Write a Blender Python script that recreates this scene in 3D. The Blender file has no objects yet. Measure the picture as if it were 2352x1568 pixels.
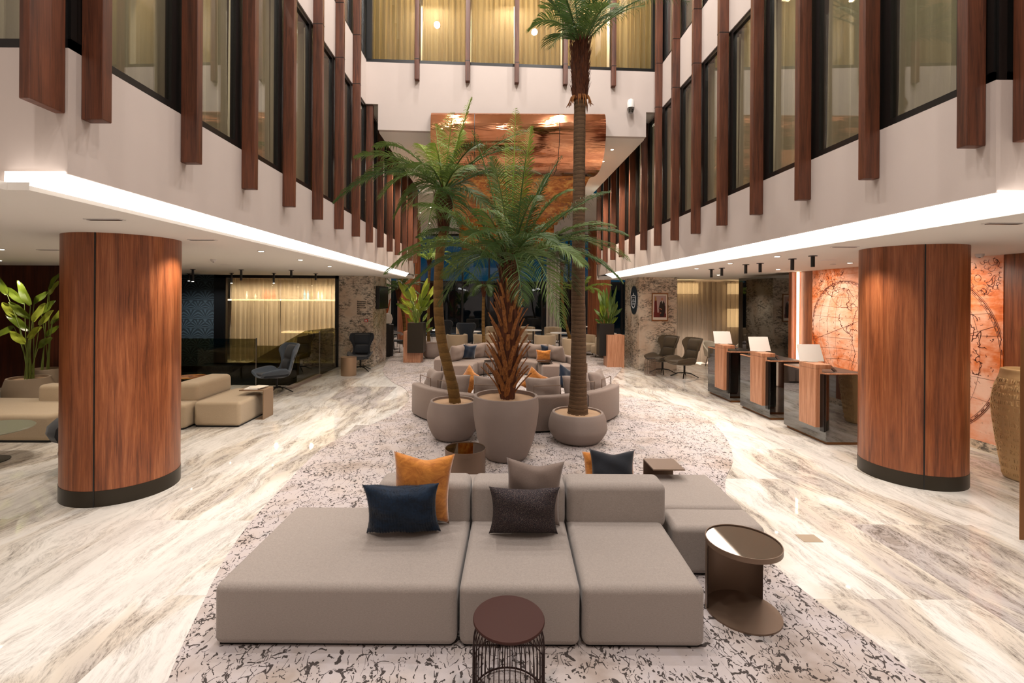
import bpy, bmesh, math, random
from mathutils import Vector, Matrix
random.seed(7)
S = bpy.context.scene
COL = S.collection
# ---------------------------------------------------------------- camera
EYE = 2.25; F = 1100.0; PX, PY = 1133.0, 683.0; ROLL = math.radians(0.35)
cam = bpy.data.cameras.new('camera'); cam_o = bpy.data.objects.new('camera', cam); COL.objects.link(cam_o)
cam_o.location = (0, 0, EYE); cam_o.rotation_euler = (math.radians(90), -ROLL, 0)
cam.sensor_width = 36; cam.lens = F / 2352 * 36
cam.shift_x = (1176 - PX) / 2352; cam.shift_y = -(784 - PY) / 2352
cam.clip_start = .05; cam.clip_end = 200
S.camera = cam_o
# ---------------------------------------------------------------- world, exposure
w = bpy.data.worlds.new('night'); S.world = w; w.use_nodes = True
w.node_tree.nodes['Background'].inputs[0].default_value = (0.001, 0.024, 0.040, 1)
w.node_tree.nodes['Background'].inputs[1].default_value = 1.0
S.view_settings.view_transform = 'Standard'; S.view_settings.look = 'None'
S.view_settings.exposure = 0.28; S.view_settings.gamma = 1.0; S.view_settings.use_curve_mapping = False
cy = S.cycles
cy.use_denoising = True
try: cy.denoiser = 'OPENIMAGEDENOISE'; cy.denoising_prefilter = 'ACCURATE'
except Exception: pass
cy.use_adaptive_sampling = True; cy.adaptive_threshold = 0.025
cy.max_bounces = 7; cy.diffuse_bounces = 3; cy.glossy_bounces = 4; cy.transmission_bounces = 4; cy.transparent_max_bounces = 12
cy.sample_clamp_indirect = 4.0; cy.caustics_reflective = False; cy.caustics_refractive = False
cy.blur_glossy = 1.0
# ---------------------------------------------------------------- lamps
def hexc(h, a=1.0):
    h = h.lstrip('#'); v = [int(h[i:i+2], 16) / 255 for i in (0, 2, 4)]
    return tuple((c / 12.92 if c <= .04045 else ((c + .055) / 1.055) ** 2.4) for c in v) + (a,)
def area(name, loc, size, energy, color, rot=(0, 0, 0), size_y=None, spread=None):
    l = bpy.data.lights.new(name, 'AREA'); l.energy = energy; l.color = color[:3]; l.size = size
    if size_y: l.shape = 'RECTANGLE'; l.size_y = size_y
    if spread: l.spread = math.radians(spread)
    o = bpy.data.objects.new(name, l); COL.objects.link(o); o.location = loc; o.rotation_euler = rot; o['kind'] = 'helper'
    return o
def spot(name, loc, energy, color, angle=110, blend=.7, radius=.06, target=None):
    l = bpy.data.lights.new(name, 'SPOT'); l.energy = energy; l.color = color[:3]; l.spot_size = math.radians(angle)
    l.spot_blend = blend; l.shadow_soft_size = radius
    o = bpy.data.objects.new(name, l); COL.objects.link(o); o.location = loc; o['kind'] = 'helper'
    if target is not None:
        o.rotation_euler = (Vector(target) - Vector(loc)).to_track_quat('-Z', 'Y').to_euler()
    return o
WARM = (1.0, .87, .73); NEUT = (1.0, .93, .88); GOLD = (1.0, .66, .36)
K = 1.0
for (x, y) in ((-1.3, 4.6), (2.2, 4.6), (-1.3, 7.2), (2.2, 7.2), (-1.3, 9.4), (2.2, 9.6)):
    spot('atrium_ceiling_lamp', (x, y, 11.85), 500 * K, NEUT, 150, .5, .10)
for (x, y) in ((-5.2, -1.0), (-1.8, 1.0), (2.4, 1.0), (5.6, -1.0), (.4, -3.0)):
    spot('hall_ceiling_lamp', (x, y, 11.85), 500 * K, NEUT, 150, .5, .10)
# ---------------------------------------------------------------- projection helpers (photo pixel -> place)
def _un(px, py):
    dx, dy = px - PX, py - PY; c, s = math.cos(ROLL), math.sin(ROLL)
    return (dx * c + dy * s) / F, (-dx * s + dy * c) / F      # right, down per unit depth
def at(px, py, Y):
    u, v = _un(px, py); return Vector((u * Y, Y, EYE - v * Y))
def G(px, py, z=0.0):
    u, v = _un(px, py); Y = (EYE - z) / v; return Vector((u * Y, Y, z))
# ---------------------------------------------------------------- mesh builder
class MB:
    def __init__(s): s.v = []; s.f = []; s.mi = []
    def add(s, vs, fs, m=0):
        n = len(s.v); s.v += [tuple(p) for p in vs]; s.f += [tuple(i + n for i in f) for f in fs]; s.mi += [m] * len(fs); return s
    def box(s, x0, x1, y0, y1, z0, z1, m=0):
        return s.add([(x0,y0,z0),(x1,y0,z0),(x1,y1,z0),(x0,y1,z0),(x0,y0,z1),(x1,y0,z1),(x1,y1,z1),(x0,y1,z1)],
                     [(0,3,2,1),(4,5,6,7),(0,1,5,4),(1,2,6,5),(2,3,7,6),(3,0,4,7)], m)
    def quad(s, a, b, c, d, m=0): return s.add([a, b, c, d], [(0,1,2,3)], m)
    def prism(s, poly, z0, z1, m=0):
        n = len(poly); vs = [(x, y, z0) for x, y in poly] + [(x, y, z1) for x, y in poly]
        fs = [tuple(range(n))[::-1], tuple(range(n, 2*n))] + [(i, (i+1) % n, n + (i+1) % n, n + i) for i in range(n)]
        return s.add(vs, fs, m)
    def extrude_x(s, prof, x0, x1, m=0):     # prof: closed list of (y,z)
        n = len(prof); vs = [(x0, y, z) for y, z in prof] + [(x1, y, z) for y, z in prof]
        return s.add(vs, [tuple(range(n)), tuple(range(n, 2*n))[::-1]] + [(i, n+i, n+(i+1) % n, (i+1) % n) for i in range(n)], m)
    def lathe(s, prof, n=32, c=(0,0,0), a0=0, a1=2*math.pi, m=0, jit=0):
        full = abs(a1 - a0 - 2*math.pi) < 1e-6; k = n if full else n + 1; vs = []; fs = []
        for i in range(k):
            a = a0 + (a1 - a0) * i / n
            for r, z in prof: vs.append((c[0] + r*math.cos(a), c[1] + r*math.sin(a), c[2] + z))
        p = len(prof)
        for i in range(n):
            j = (i + 1) % k
            for q in range(p - 1):
                fs.append((i*p+q, j*p+q, j*p+q+1, i*p+q+1))
        if full:
            if prof[0][0] > 1e-5: fs.append(tuple(i*p for i in range(k))[::-1])
            if prof[-1][0] > 1e-5: fs.append(tuple(i*p+p-1 for i in range(k)))
        return s.add(vs, fs, m)
    def tube(s, pts, rad, n=8, m=0, cap=True):
        pts = [Vector(p) for p in pts]; k = len(pts)
        if not hasattr(rad, '__len__'): rad = [rad] * k
        vs = []; prev = None
        for i, p in enumerate(pts):
            t = (pts[min(i+1, k-1)] - pts[max(i-1, 0)]); t = t.normalized() if t.length > 1e-9 else Vector((0,0,1))
            if prev is None: u = t.orthogonal().normalized()
            else:
                u = prev - t * prev.dot(t); u = u.normalized() if u.length > 1e-6 else t.orthogonal().normalized()
            prev = u; w_ = t.cross(u)
            for j in range(n):
                a = 2*math.pi*j/n; vs.append(p + (u*math.cos(a) + w_*math.sin(a)) * rad[i])
        fs = [(i*n+j, i*n+(j+1) % n, (i+1)*n+(j+1) % n, (i+1)*n+j) for i in range(k-1) for j in range(n)]
        if cap: fs += [tuple(range(n))[::-1], tuple(range((k-1)*n, k*n))]
        return s.add(vs, fs, m)
    def build(s, name, mat, parent=None, loc=None, rz=0, smooth=False, bevel=0, seg=2, weld=False, wn=False, kind=None):
        me = bpy.data.meshes.new(name); me.from_pydata(s.v, [], s.f)
        mats = mat if isinstance(mat, (list, tuple)) else [mat]
        for q in mats: me.materials.append(q)
        if len(mats) > 1: me.polygons.foreach_set('material_index', s.mi)
        bm = bmesh.new(); bm.from_mesh(me)
        if weld: bmesh.ops.remove_doubles(bm, verts=bm.verts, dist=1e-4)
        bmesh.ops.recalc_face_normals(bm, faces=bm.faces)
        if bevel:
            es = [e for e in bm.edges if len(e.link_faces) == 2 and e.calc_face_angle(0) > math.radians(35)]
            bmesh.ops.bevel(bm, geom=es, offset=bevel, segments=seg, affect='EDGES', profile=.5, clamp_overlap=True)
        bm.to_mesh(me); bm.free()
        if smooth or bevel:
            me.polygons.foreach_set('use_smooth', [True] * len(me.polygons))
            if smooth and not bevel:
                me.set_sharp_from_angle(angle=math.radians(38))
        o = bpy.data.objects.new(name, me); COL.objects.link(o)
        if bevel:
            md = o.modifiers.new('wn', 'WEIGHTED_NORMAL'); md.keep_sharp = True
        if parent is not None: o.parent = parent
        if loc is not None: o.location = loc
        if rz: o.rotation_euler = (0, 0, rz)
        if kind: o['kind'] = kind
        return o
def tag(o, label, cat, group=None):
    o['label'] = label; o['category'] = cat
    if group: o['group'] = group
    return o
def thing(name, label, cat, loc=(0,0,0), rz=0, group=None):
    o = bpy.data.objects.new(name, None); COL.objects.link(o); o.location = loc; o.rotation_euler = (0, 0, rz)
    o.empty_display_size = .1
    return tag(o, label, cat, group)
def dup(root, loc, rz=0, label=None, group=None, scale=None):
    r = root.copy(); COL.objects.link(r); r.location = loc; r.rotation_euler = (0, 0, rz)
    if label: r['label'] = label
    if group: r['group'] = group
    if scale: r.scale = scale
    for ch in list(root.children):
        c = ch.copy(); COL.objects.link(c); c.parent = r
        for g in list(ch.children):
            d = g.copy(); COL.objects.link(d); d.parent = c
    return r
def shell(name, mb, mat, **k): return mb.build(name, mat, kind='structure', **k)
# ---------------------------------------------------------------- materials
class NT:
    def __init__(s, name):
        s.m = bpy.data.materials.new(name); s.m.use_nodes = True; s.t = s.m.node_tree; s.t.nodes.clear()
        s.out = s.t.nodes.new('ShaderNodeOutputMaterial'); s.tc = s.t.nodes.new('ShaderNodeTexCoord')
    def n(s, typ, ins=None, **props):
        nd = s.t.nodes.new('ShaderNode' + typ)
        for k_, v in props.items(): setattr(nd, k_, v)
        for k_, v in (ins or {}).items():
            i = nd.inputs[k_]
            if isinstance(v, bpy.types.NodeSocket): s.t.links.new(v, i)
            else: i.default_value = v
        return nd
    def math(s, op, a, b=0.0, c=0.0, clamp=False): return s.n('Math', {0: a, 1: b, 2: c}, operation=op, use_clamp=clamp).outputs[0]
    def ramp(s, fac, stops, interp='LINEAR'):
        nd = s.n('ValToRGB', {0: fac}); cr = nd.color_ramp; cr.interpolation = interp
        while len(cr.elements) < len(stops): cr.elements.new(.5)
        for e, (p, c) in zip(cr.elements, stops):
            e.position = p; e.color = c if len(c) == 4 else tuple(c) + (1,)
        return nd.outputs[0]
    def bw(s, fac, a, b): return s.ramp(fac, [(a, (0,0,0,1)), (b, (1,1,1,1))])
    def mix(s, fac, a, b, mode='MIX'):
        nd = s.n('Mix', data_type='RGBA', blend_type=mode)
        for sock, v in ((nd.inputs[0], fac), (nd.inputs[6], a), (nd.inputs[7], b)):
            if isinstance(v, bpy.types.NodeSocket): s.t.links.new(v, sock)
            else: sock.default_value = v
        return nd.outputs[2]
    def map(s, scale=(1,1,1), rot=(0,0,0), loc=(0,0,0), vec=None):
        return s.n('Mapping', {'Vector': vec or s.tc.outputs['Object'], 'Scale': scale, 'Rotation': rot, 'Location': loc}).outputs[0]
    def noise(s, vec, scale=5, detail=4, rough=.55, dist=0, w=None):
        d = {'Vector': vec, 'Scale': scale, 'Detail': detail, 'Roughness': rough, 'Distortion': dist}
        if w is not None:
            nd = s.n('TexNoise', {}, noise_dimensions='4D')
            for k_, v in list(d.items()) + [('W', w)]:
                if isinstance(v, bpy.types.NodeSocket): s.t.links.new(v, nd.inputs[k_])
                else: nd.inputs[k_].default_value = v
            return nd.outputs[0]
        return s.n('TexNoise', d).outputs[0]
    def bump(s, h, strength=.3, dist=.01): return s.n('Bump', {'Height': h, 'Strength': strength, 'Distance': dist}).outputs[0]
    def bsdf(s, color, rough=.5, metal=0.0, normal=None, spec=.5, **extra):
        d = {'Base Color': color, 'Roughness': rough, 'Metallic': metal, 'Specular IOR Level': spec}
        d.update(extra)
        if normal is not None: d['Normal'] = normal
        return s.n('BsdfPrincipled', d).outputs[0]
    def done(s, sh): s.t.links.new(sh, s.out.inputs[0]); return s.m
M = {}
def flat(key, color, rough=.5, metal=0.0, spec=.5, bump=0, bscale=200, var=0, **extra):
    t = NT(key); c = hexc(color) if isinstance(color, str) else color
    nrm = None
    if bump: nrm = t.bump(t.noise(t.tc.outputs['Object'], bscale, 3), bump, .004)
    if var:
        f = t.noise(t.tc.outputs['Object'], 3, 4); c2 = tuple(x * (1 - var) for x in c[:3]) + (1,)
        c = t.mix(f, c, c2)
    M[key] = t.done(t.bsdf(c, rough, metal, nrm, spec, **extra)); return M[key]
flat('plaster', '#cabdb5', .75, bump=.08, bscale=60, var=.06)
flat('ceiling', '#e9e4dc', .8)
flat('black', '#0b0a09', .35)
flat('blackmetal', '#15110e', .4, .3)
flat('blackglass', '#060605', .03, spec=1.0, IOR=2.0)
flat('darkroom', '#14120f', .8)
flat('skirt', '#3a342b', .35, .6, var=.2)
flat('bronze', '#7d6858', .42, .55)
flat('bronzelight', '#a58a70', .4, .6)
flat('cement', '#8f8078', .75, bump=.25, bscale=40, var=.18)
flat('cementlight', '#a8957f', .75, bump=.2, bscale=40, var=.15)
flat('gravel', '#c9a684', .9, bump=1.0, bscale=90, var=.35)
flat('white', '#e8e4df', .5)
flat('whiteplastic', '#ddd8d4', .35)
flat('brass', '#8a5f3a', .35, .7)
flat('redplastic', '#c81f1a', .35)
flat('mirror', '#8d857c', .03, 1.0)
flat('seatred', '#3c1e18', .6, 0, .3)
flat('wirered', '#2a120e', .4, .4)
flat('skin', '#b9785a', .5)
flat('chrome', '#c0c0c0', .2, 1.0)
flat('vasecream', '#dcb886', .6, bump=.15, bscale=30, var=.12)
flat('petiole', '#6f7f35', .55)
flat('disc', '#8a8a78', .3, .3)
flat('navyblue', '#0b1c30', .4)
flat('logogrey', '#c9cdd2', .5)
flat('cream', '#efe6d6', .6)
def emis(key, color, strength):
    t = NT(key); M[key] = t.done(t.n('Emission', {'Color': hexc(color), 'Strength': strength}).outputs[0]); return M[key]
emis('cove', '#fff4ea', 6.0)
emis('ledstrip', '#ffd9b8', 6.0)
emis('bulb', '#fff2dd', 12.0)
emis('shelflight', '#ffd9a0', 4.0)
def wood(key, c1, c2, c3, rough=.38, sc=1.0, planks=0, axis='Z'):
    t = NT(key); v = t.tc.outputs['Object']
    sx = (9*sc, 9*sc, .55*sc) if axis == 'Z' else ((.55*sc, 9*sc, 9*sc) if axis == 'X' else (9*sc, .55*sc, 9*sc))
    a = t.noise(t.map(sx), 1.6, 6, .62, .6); b = t.noise(t.map(tuple(q*v_ for q, v_ in zip(sx, (9, 9, 3.5) if axis == 'Z' else (9, 9, 9)))), 1.5, 5, .7, .15)
    f = t.math('ADD', t.math('MULTIPLY', a, .62), t.math('MULTIPLY', b, .40))
    c = t.ramp(f, [(.36, hexc(c1)), (.52, hexc(c2)), (.68, hexc(c3))])
    k = t.bw(t.noise(t.map(tuple(q*.8 for q in sx), loc=(3,1,2)), 2.2, 5, .7, 1.5), .62, .74)
    c = t.mix(t.math('MULTIPLY', k, .75), c, tuple(q*.22 for q in hexc(c1)[:3]) + (1,))
    if planks:
        uv = t.n('SeparateXYZ', {0: v}); ang = t.math('ARCTAN2', uv.outputs[1], uv.outputs[0])
        p = t.math('MULTIPLY', ang, planks / (2*math.pi)) if axis == 'Z' and planks > 0 else None
        fr = t.math('FRACT', p); fl = t.math('FLOOR', p)
        wn = t.n('TexWhiteNoise', {'W': fl}, noise_dimensions='1D').outputs[0]
        c = t.mix(t.math('MULTIPLY', wn, .45), c, tuple(q*.55 for q in hexc(c2)[:3]) + (1,))
        line = t.math('LESS_THAN', fr, .012); c = t.mix(t.math('MULTIPLY', line, .7), c, (.02, .008, .004, 1))
    M[key] = t.done(t.bsdf(c, rough, 0, t.bump(f, .12, .003), .5)); return M[key]
wood('wood', '#4e2613', '#84492a', '#a76740', .36)
wood('woodcol', '#562a16', '#965531', '#c07a4e', .34, planks=18)
wood('wooddark', '#321508', '#4d2413', '#6a3520', .45, .6)
wood('fin', '#351b10', '#5c3320', '#74422a', .42, 1.3)
wood('woodlight', '#96603f', '#b98464', '#cc9a7a', .4, 1.5)
def fabric(key, col, dark=.75, scale=420, sheen=.2, rough=.9, mott=.35):
    t = NT(key); o = t.tc.outputs['Object']
    n1 = t.noise(o, scale, 2, .6); n2 = t.noise(t.map((1, 1, 3)), 60, 4, .7)
    c1 = hexc(col); c2 = tuple(q*dark for q in c1[:3]) + (1,)
    f = t.math('ADD', t.math('MULTIPLY', t.bw(n1, .38, .62), .7), t.math('MULTIPLY', t.bw(n2, .3, .7), mott))
    M[key] = t.done(t.bsdf(t.mix(f, c1, c2), rough, 0, t.bump(n1, .35, .002), .3, **{'Sheen Weight': sheen})); return M[key]
fabric('sofa', '#aba098', .60)
fabric('sofabeige', '#bba78c', .72)
fabric('sofaround', '#96857b', .72, 200)
fabric('chairblue', '#56606c', .7, 300)
fabric('chairdark', '#2c3036', .7, 300)
fabric('chairolive', '#5c4f3c', .68, 300)
fabric('chairbeige', '#b09b80', .75, 200)
fabric('chairnavy', '#2b3440', .7, 200)
fabric('pillowcharcoal', '#3f3c40', .35, 260, .1, .9, .5)
fabric('pillowtaupe', '#84746b', .75, 300)
fabric('pillowdark', '#24272e', .6, 300)
fabric('pillownavy', '#10233a', .7, 300, .5)
def velvet(key, c1, c2, sc=6, sh=.5):
    t = NT(key); n = t.noise(t.map((1,1,1.6)), sc, 5, .65, 1.2)
    M[key] = t.done(t.bsdf(t.mix(t.bw(n, .35, .68), hexc(c1), hexc(c2)), .7, 0, t.bump(n, .3, .01), .3, **{'Sheen Weight': sh})); return M[key]
def speckle():
    t = NT('pillowcharcoal'); o = t.tc.outputs['Object']; a = t.noise(o, 330, 2, .6); b = t.noise(t.map(loc=(3, 3, 3)), 420, 1, .5)
    c = t.mix(t.bw(a, .56, .66), hexc('#232329'), hexc('#8d8078')); c = t.mix(t.bw(b, .62, .68), c, hexc('#6b4a44'))
    M['pillowcharcoal'] = t.done(t.bsdf(c, .9, 0, t.bump(a, .4, .003), .2))
speckle()
velvet('pillowyellow', '#d98f3a', '#a8601a', 9)
velvet('pillowfur', '#041526', '#0c2740', 14, .12)
def leaf(key, c1, c2, rough=.5):
    t = NT(key); n = t.noise(t.tc.outputs['Object'], 2.5, 3)
    c = t.mix(n, hexc(c1), hexc(c2))
    d = t.bsdf(c, rough, 0, None, .45); tr = t.n('BsdfTranslucent', {'Color': c}).outputs[0]
    M[key] = t.done(t.n('MixShader', {0: .22, 1: d, 2: tr}).outputs[0]); return M[key]
leaf('palm', '#3f5626', '#6c823a'); leaf('palmfresh', '#6a8a34', '#9fb04a'); leaf('palmdark', '#2d441e', '#4d682c')
leaf('bird', '#3f5a1e', '#8a9a2c', .35); leaf('birdlight', '#8f9c2a', '#b9c24a', .35)
def bark(key, c1, c2, rings=22):
    t = NT(key); sep = t.n('SeparateXYZ', {0: t.tc.outputs['Object']})
    n = t.noise(t.map((6, 6, 30)), 1.5, 5, .7)
    wv = t.math('FRACT', t.math('ADD', t.math('MULTIPLY', sep.outputs[2], rings * .7), t.math('MULTIPLY', n, .9)))
    f = t.math('MULTIPLY', t.math('ADD', wv, n), .5)
    M[key] = t.done(t.bsdf(t.mix(f, hexc(c1), hexc(c2)), .85, 0, t.bump(f, .8, .02), .3)); return M[key]
bark('bark', '#3c2c20', '#7c6248'); bark('barkslim', '#4a3418', '#8a6a38', 10)
def fibre(key, c1, c2):
    t = NT(key); n = t.noise(t.map((14, 14, 1.2)), 3, 5, .7)
    M[key] = t.done(t.bsdf(t.mix(t.bw(n, .3, .7), hexc(c1), hexc(c2)), .8, 0, t.bump(n, .8, .02), .3)); return M[key]
fibre('fibre', '#2a150c', '#6e3d22'); fibre('boot', '#5a3018', '#b0743c')
def marble_floor():
    t = NT('marble_floor'); v = t.map()
    br = t.n('TexBrick', {'Vector': t.map(rot=(0,0,math.pi/2)), 'Scale': 1.0, 'Mortar Size': .0016, 'Brick Width': 2.4, 'Row Height': 1.2, 'Color1': (0,0,0,1), 'Color2': (1,1,1,1), 'Mortar': (.5,.5,.5,1), 'Bias': 0.0})
    wv = t.math('MULTIPLY', t.n('RGBToBW', {0: br.outputs[0]}).outputs[0], 14)
    wob = t.n('VectorMath', {0: t.n('TexNoise', {'Vector': t.map((.9, .45, 1)), 'Scale': 1.1, 'Detail': 3.0}).outputs[1], 3: .85}, operation='SCALE').outputs[0]
    wc = t.n('VectorMath', {0: t.tc.outputs['Object'], 1: wob}, operation='ADD').outputs[0]
    big = t.noise(t.map((1.1, .38, 1), (0, 0, .22), vec=wc), .8, 4, .6, .8, w=wv)
    st = t.noise(t.map((6.0, .9, 1), (0, 0, .2), vec=wc), 1.4, 10, .76, .5, w=wv)
    fi = t.noise(t.map((34, 10, 1), (0, 0, .2), vec=wc), 1.9, 7, .8, .3, w=wv)
    base = t.ramp(big, [(.32, hexc('#d9d6d2')), (.46, hexc('#e4e1dc')), (.54, hexc('#d3cabd')), (.64, hexc('#b7b0ad'))])
    dens = t.math('ADD', t.math('MULTIPLY', t.bw(big, .42, .58), .68), .32)
    vmask = t.math('MULTIPLY', t.bw(st, .47, .62), dens)
    c = t.mix(t.math('MULTIPLY', vmask, .80), base, hexc('#8d847c'))
    fm = t.math('MULTIPLY', t.math('MULTIPLY', t.bw(fi, .47, .60), t.bw(st, .42, .58)), dens)
    c = t.mix(t.math('MULTIPLY', fm, .85), c, hexc('#453f3a'))
    c = t.mix(t.math('MULTIPLY', br.outputs[1], .25), c, hexc('#8d8378'))
    M['marblefloor'] = t.done(t.bsdf(c, .035, 0, None, .38))
marble_floor()
def marble_wall():
    t = NT('marble_wall')
    big = t.noise(t.map((1, 1, 1.2), (0, .5, 0)), 1.1, 3, .6, 1.2)
    fi = t.noise(t.map((3.2, 3.2, 7.5), (0, .55, 0)), 2.6, 9, .78, .9)
    base = t.mix(t.bw(t.noise(t.map(), 1.6, 3), .4, .65), hexc('#dccfbc'), hexc('#ccb59d'))
    fm = t.math('MULTIPLY', t.bw(fi, .47, .56), t.bw(big, .40, .52))
    M['marblewall'] = t.done(t.bsdf(t.mix(t.math('MULTIPLY', fm, .9), base, hexc('#3c3a34')), .18, 0, None, .5))
marble_wall()
def rug():
    t = NT('rug'); o = t.tc.outputs['Object']
    patch = t.noise(o, 1.3, 4, .6)
    base = t.ramp(patch, [(.34, hexc('#a3948a')), (.46, hexc('#bfb4b0')), (.56, hexc('#beb5b5')), (.68, hexc('#a89a90'))])
    base = t.mix(t.math('MULTIPLY', t.bw(t.noise(t.map(loc=(5, 2, 0)), 3.2, 3), .62, .7), .55), base, hexc('#8b8c8c'))
    warp = t.n('VectorMath', {0: o, 1: t.n('VectorMath', {0: t.n('TexNoise', {'Vector': o, 'Scale': 2.2, 'Detail': 5.0}).outputs[1], 3: .42}, operation='SCALE').outputs[0]}, operation='ADD').outputs[0]
    e = t.n('TexVoronoi', {'Vector': t.map((1.5, .75, 1), (0, 0, .3), vec=warp), 'Scale': 5.0}, feature='DISTANCE_TO_EDGE').outputs[0]
    e2 = t.n('TexVoronoi', {'Vector': t.map((1, .55, 1), (0, 0, -.5), vec=warp), 'Scale': 12.0}, feature='DISTANCE_TO_EDGE').outputs[0]
    dash = t.bw(t.noise(o, 34, 2), .44, .5)
    l1 = t.math('MULTIPLY', t.math('LESS_THAN', e, .03), dash)
    l1 = t.math('MULTIPLY', l1, t.bw(t.noise(t.map(loc=(1, 7, 0)), 2.6, 3), .36, .46))
    l2 = t.math('MULTIPLY', t.math('LESS_THAN', e2, .038), t.bw(t.noise(t.map(loc=(9, 3, 0)), 3.4, 4), .44, .52))
    d = t.n('TexVoronoi', {'Vector': t.map((1.25, .8, 1), (0, 0, .4), vec=warp), 'Scale': 13.0}).outputs[0]
    l3 = t.math('MULTIPLY', t.math('LESS_THAN', d, .22), t.bw(t.noise(t.map(loc=(2, 4, 0)), 2.2, 3), .45, .52))
    def contour(rot, sc, sy, off, w_, lo, hi):
        n_ = t.noise(t.map((1, sy, 1), (0, 0, rot), (off, off*2, 0)), sc, 2.5, .5, .4)
        ln = t.math('LESS_THAN', t.math('ABSOLUTE', t.math('SUBTRACT', n_, .5)), w_)
        return t.math('MULTIPLY', t.math('MULTIPLY', ln, t.bw(t.noise(t.map(loc=(off*3, 1, 0)), 2.4, 3), lo, hi)), dash)
    cs_ = [contour(.5, 5.5, .45, 1.3, .0055, .42, .5), contour(-.6, 6.5, .4, 4.1, .006, .44, .52), contour(1.3, 4.5, .5, 7.7, .004, .40, .5), contour(.0, 8.0, .5, 9.9, .0075, .46, .54)]
    l1 = t.math('MULTIPLY', l1, .0); l2 = t.math('MULTIPLY', l2, t.bw(t.noise(o, 26, 2), .46, .5))
    f = t.math('MAXIMUM', t.math('MAXIMUM', l1, l2), l3)
    for c_ in cs_: f = t.math('MAXIMUM', f, c_)
    f = t.math('GREATER_THAN', f, .42)
    c = t.mix(t.math('MULTIPLY', f, .93), base, hexc('#2a201c'))
    g = t.noise(o, 260, 2)
    M['rug'] = t.done(t.bsdf(c, .95, 0, t.bump(g, .5, .004), .2, **{'Sheen Weight': .2}))
rug()
def curtain_mat(key, c, transp=.0, transl=.35):
    t = NT(key); n = t.noise(t.map((30, 30, 1)), 2, 4, .7); cc = hexc(c); c2 = tuple(q*.72 for q in cc[:3]) + (1,)
    col = t.mix(n, cc, c2); d = t.n('BsdfDiffuse', {'Color': col}).outputs[0]; tr = t.n('BsdfTranslucent', {'Color': col}).outputs[0]
    s_ = t.n('MixShader', {0: transl, 1: d, 2: tr}).outputs[0]
    if transp: s_ = t.n('MixShader', {0: transp, 1: s_, 2: t.n('BsdfTransparent', {'Color': (1, .93, .82, 1)}).outputs[0]}).outputs[0]
    M[key] = t.done(s_)
curtain_mat('curtaingrey', '#a39a86', 0, .16); curtain_mat('curtaingold', '#c0ab80', .10, .45); curtain_mat('sheer', '#b8a88e', .28, .5)
curtain_mat('curtainwhite', '#ddd2c4', 0, .4); curtain_mat('curtaintaupe', '#a5988a', .08, .45)
def pane(key, tint=(1,1,1,1), refl=.10, rough=.0):
    t = NT(key); fr = t.n('LayerWeight', {'Blend': .5}).outputs[1]
    f = t.math('ADD', t.math('MULTIPLY', t.math('POWER', fr, 4.0), .75), refl, clamp=True)
    M[key] = t.done(t.n('MixShader', {0: f, 1: t.n('BsdfTransparent', {'Color': tint}).outputs[0], 2: t.n('BsdfGlossy', {'Color': (1,1,1,1), 'Roughness': rough}).outputs[0]}).outputs[0])
pane('glass', (.92, .92, .88, 1), .07); pane('glassdark', (.50, .49, .36, 1), .03); pane('glasssmoke', (.45, .42, .3, 1), .04)
pane('glassnight', (.8, .9, 1, 1), .03)
def copper():
    t = NT('copper'); n = t.math('ADD', t.noise(t.map((.25, 2.2, 2.6)), 1.6, 4, .6, .8), t.math('MULTIPLY', t.noise(t.map((.12, 9, 11)), 1.2, 2, .5, .2), .06))
    c = t.mix(t.noise(t.map((1, 1, 1)), 2, 4), hexc('#e8ad88'), hexc('#bd7448'))
    M['copper'] = t.done(t.bsdf(c, .08, 1.0, t.bump(n, .24, .10)))
    t = NT('goldmottle'); n = t.noise(t.map((1, 1, 1)), 3.2, 7, .7, 1.5)
    c = t.ramp(n, [(.35, hexc('#8a4414')), (.5, hexc('#d08236')), (.62, hexc('#f0b458'))])  # gold mottling paints the floor's reflection into the copper soffit
    M['goldmottle'] = t.done(t.bsdf(c, .25, .45, t.bump(n, .3, .03)))
copper()
def wallpaper():
    t = NT('wallpaper'); sep = t.n('SeparateXYZ', {0: t.tc.outputs['Object']})
    W_, H_ = .46, .30
    def fan(ox, oz):
        u = t.math('SUBTRACT', t.math('FRACT', t.math('ADD', t.math('DIVIDE', sep.outputs[0], W_), ox)), .5)
        v = t.math('FRACT', t.math('ADD', t.math('DIVIDE', sep.outputs[2], 2*H_), oz))
        v = t.math('MULTIPLY', v, 2*H_/W_)
        ang = t.math('ARCTAN2', u, v); r = t.math('SQRT', t.math('ADD', t.math('MULTIPLY', u, u), t.math('MULTIPLY', v, v)))
        sw = t.math('SINE', t.math('ADD', t.math('MULTIPLY', t.math('ABSOLUTE', ang), 17), t.math('MULTIPLY', r, -9)))
        inside = t.math('LESS_THAN', r, .62)
        return t.math('GREATER_THAN', sw, .25), inside
    a, ia = fan(0, 0); b, ib = fan(.5, .5)
    f = t.math('MAXIMUM', t.math('MULTIPLY', a, ia), t.math('MULTIPLY', b, t.math('SUBTRACT', 1.0, ia)))
    M['wallpaper'] = t.done(t.bsdf(t.mix(f, hexc('#232c30'), hexc('#46545a')), .6))
wallpaper()
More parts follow.
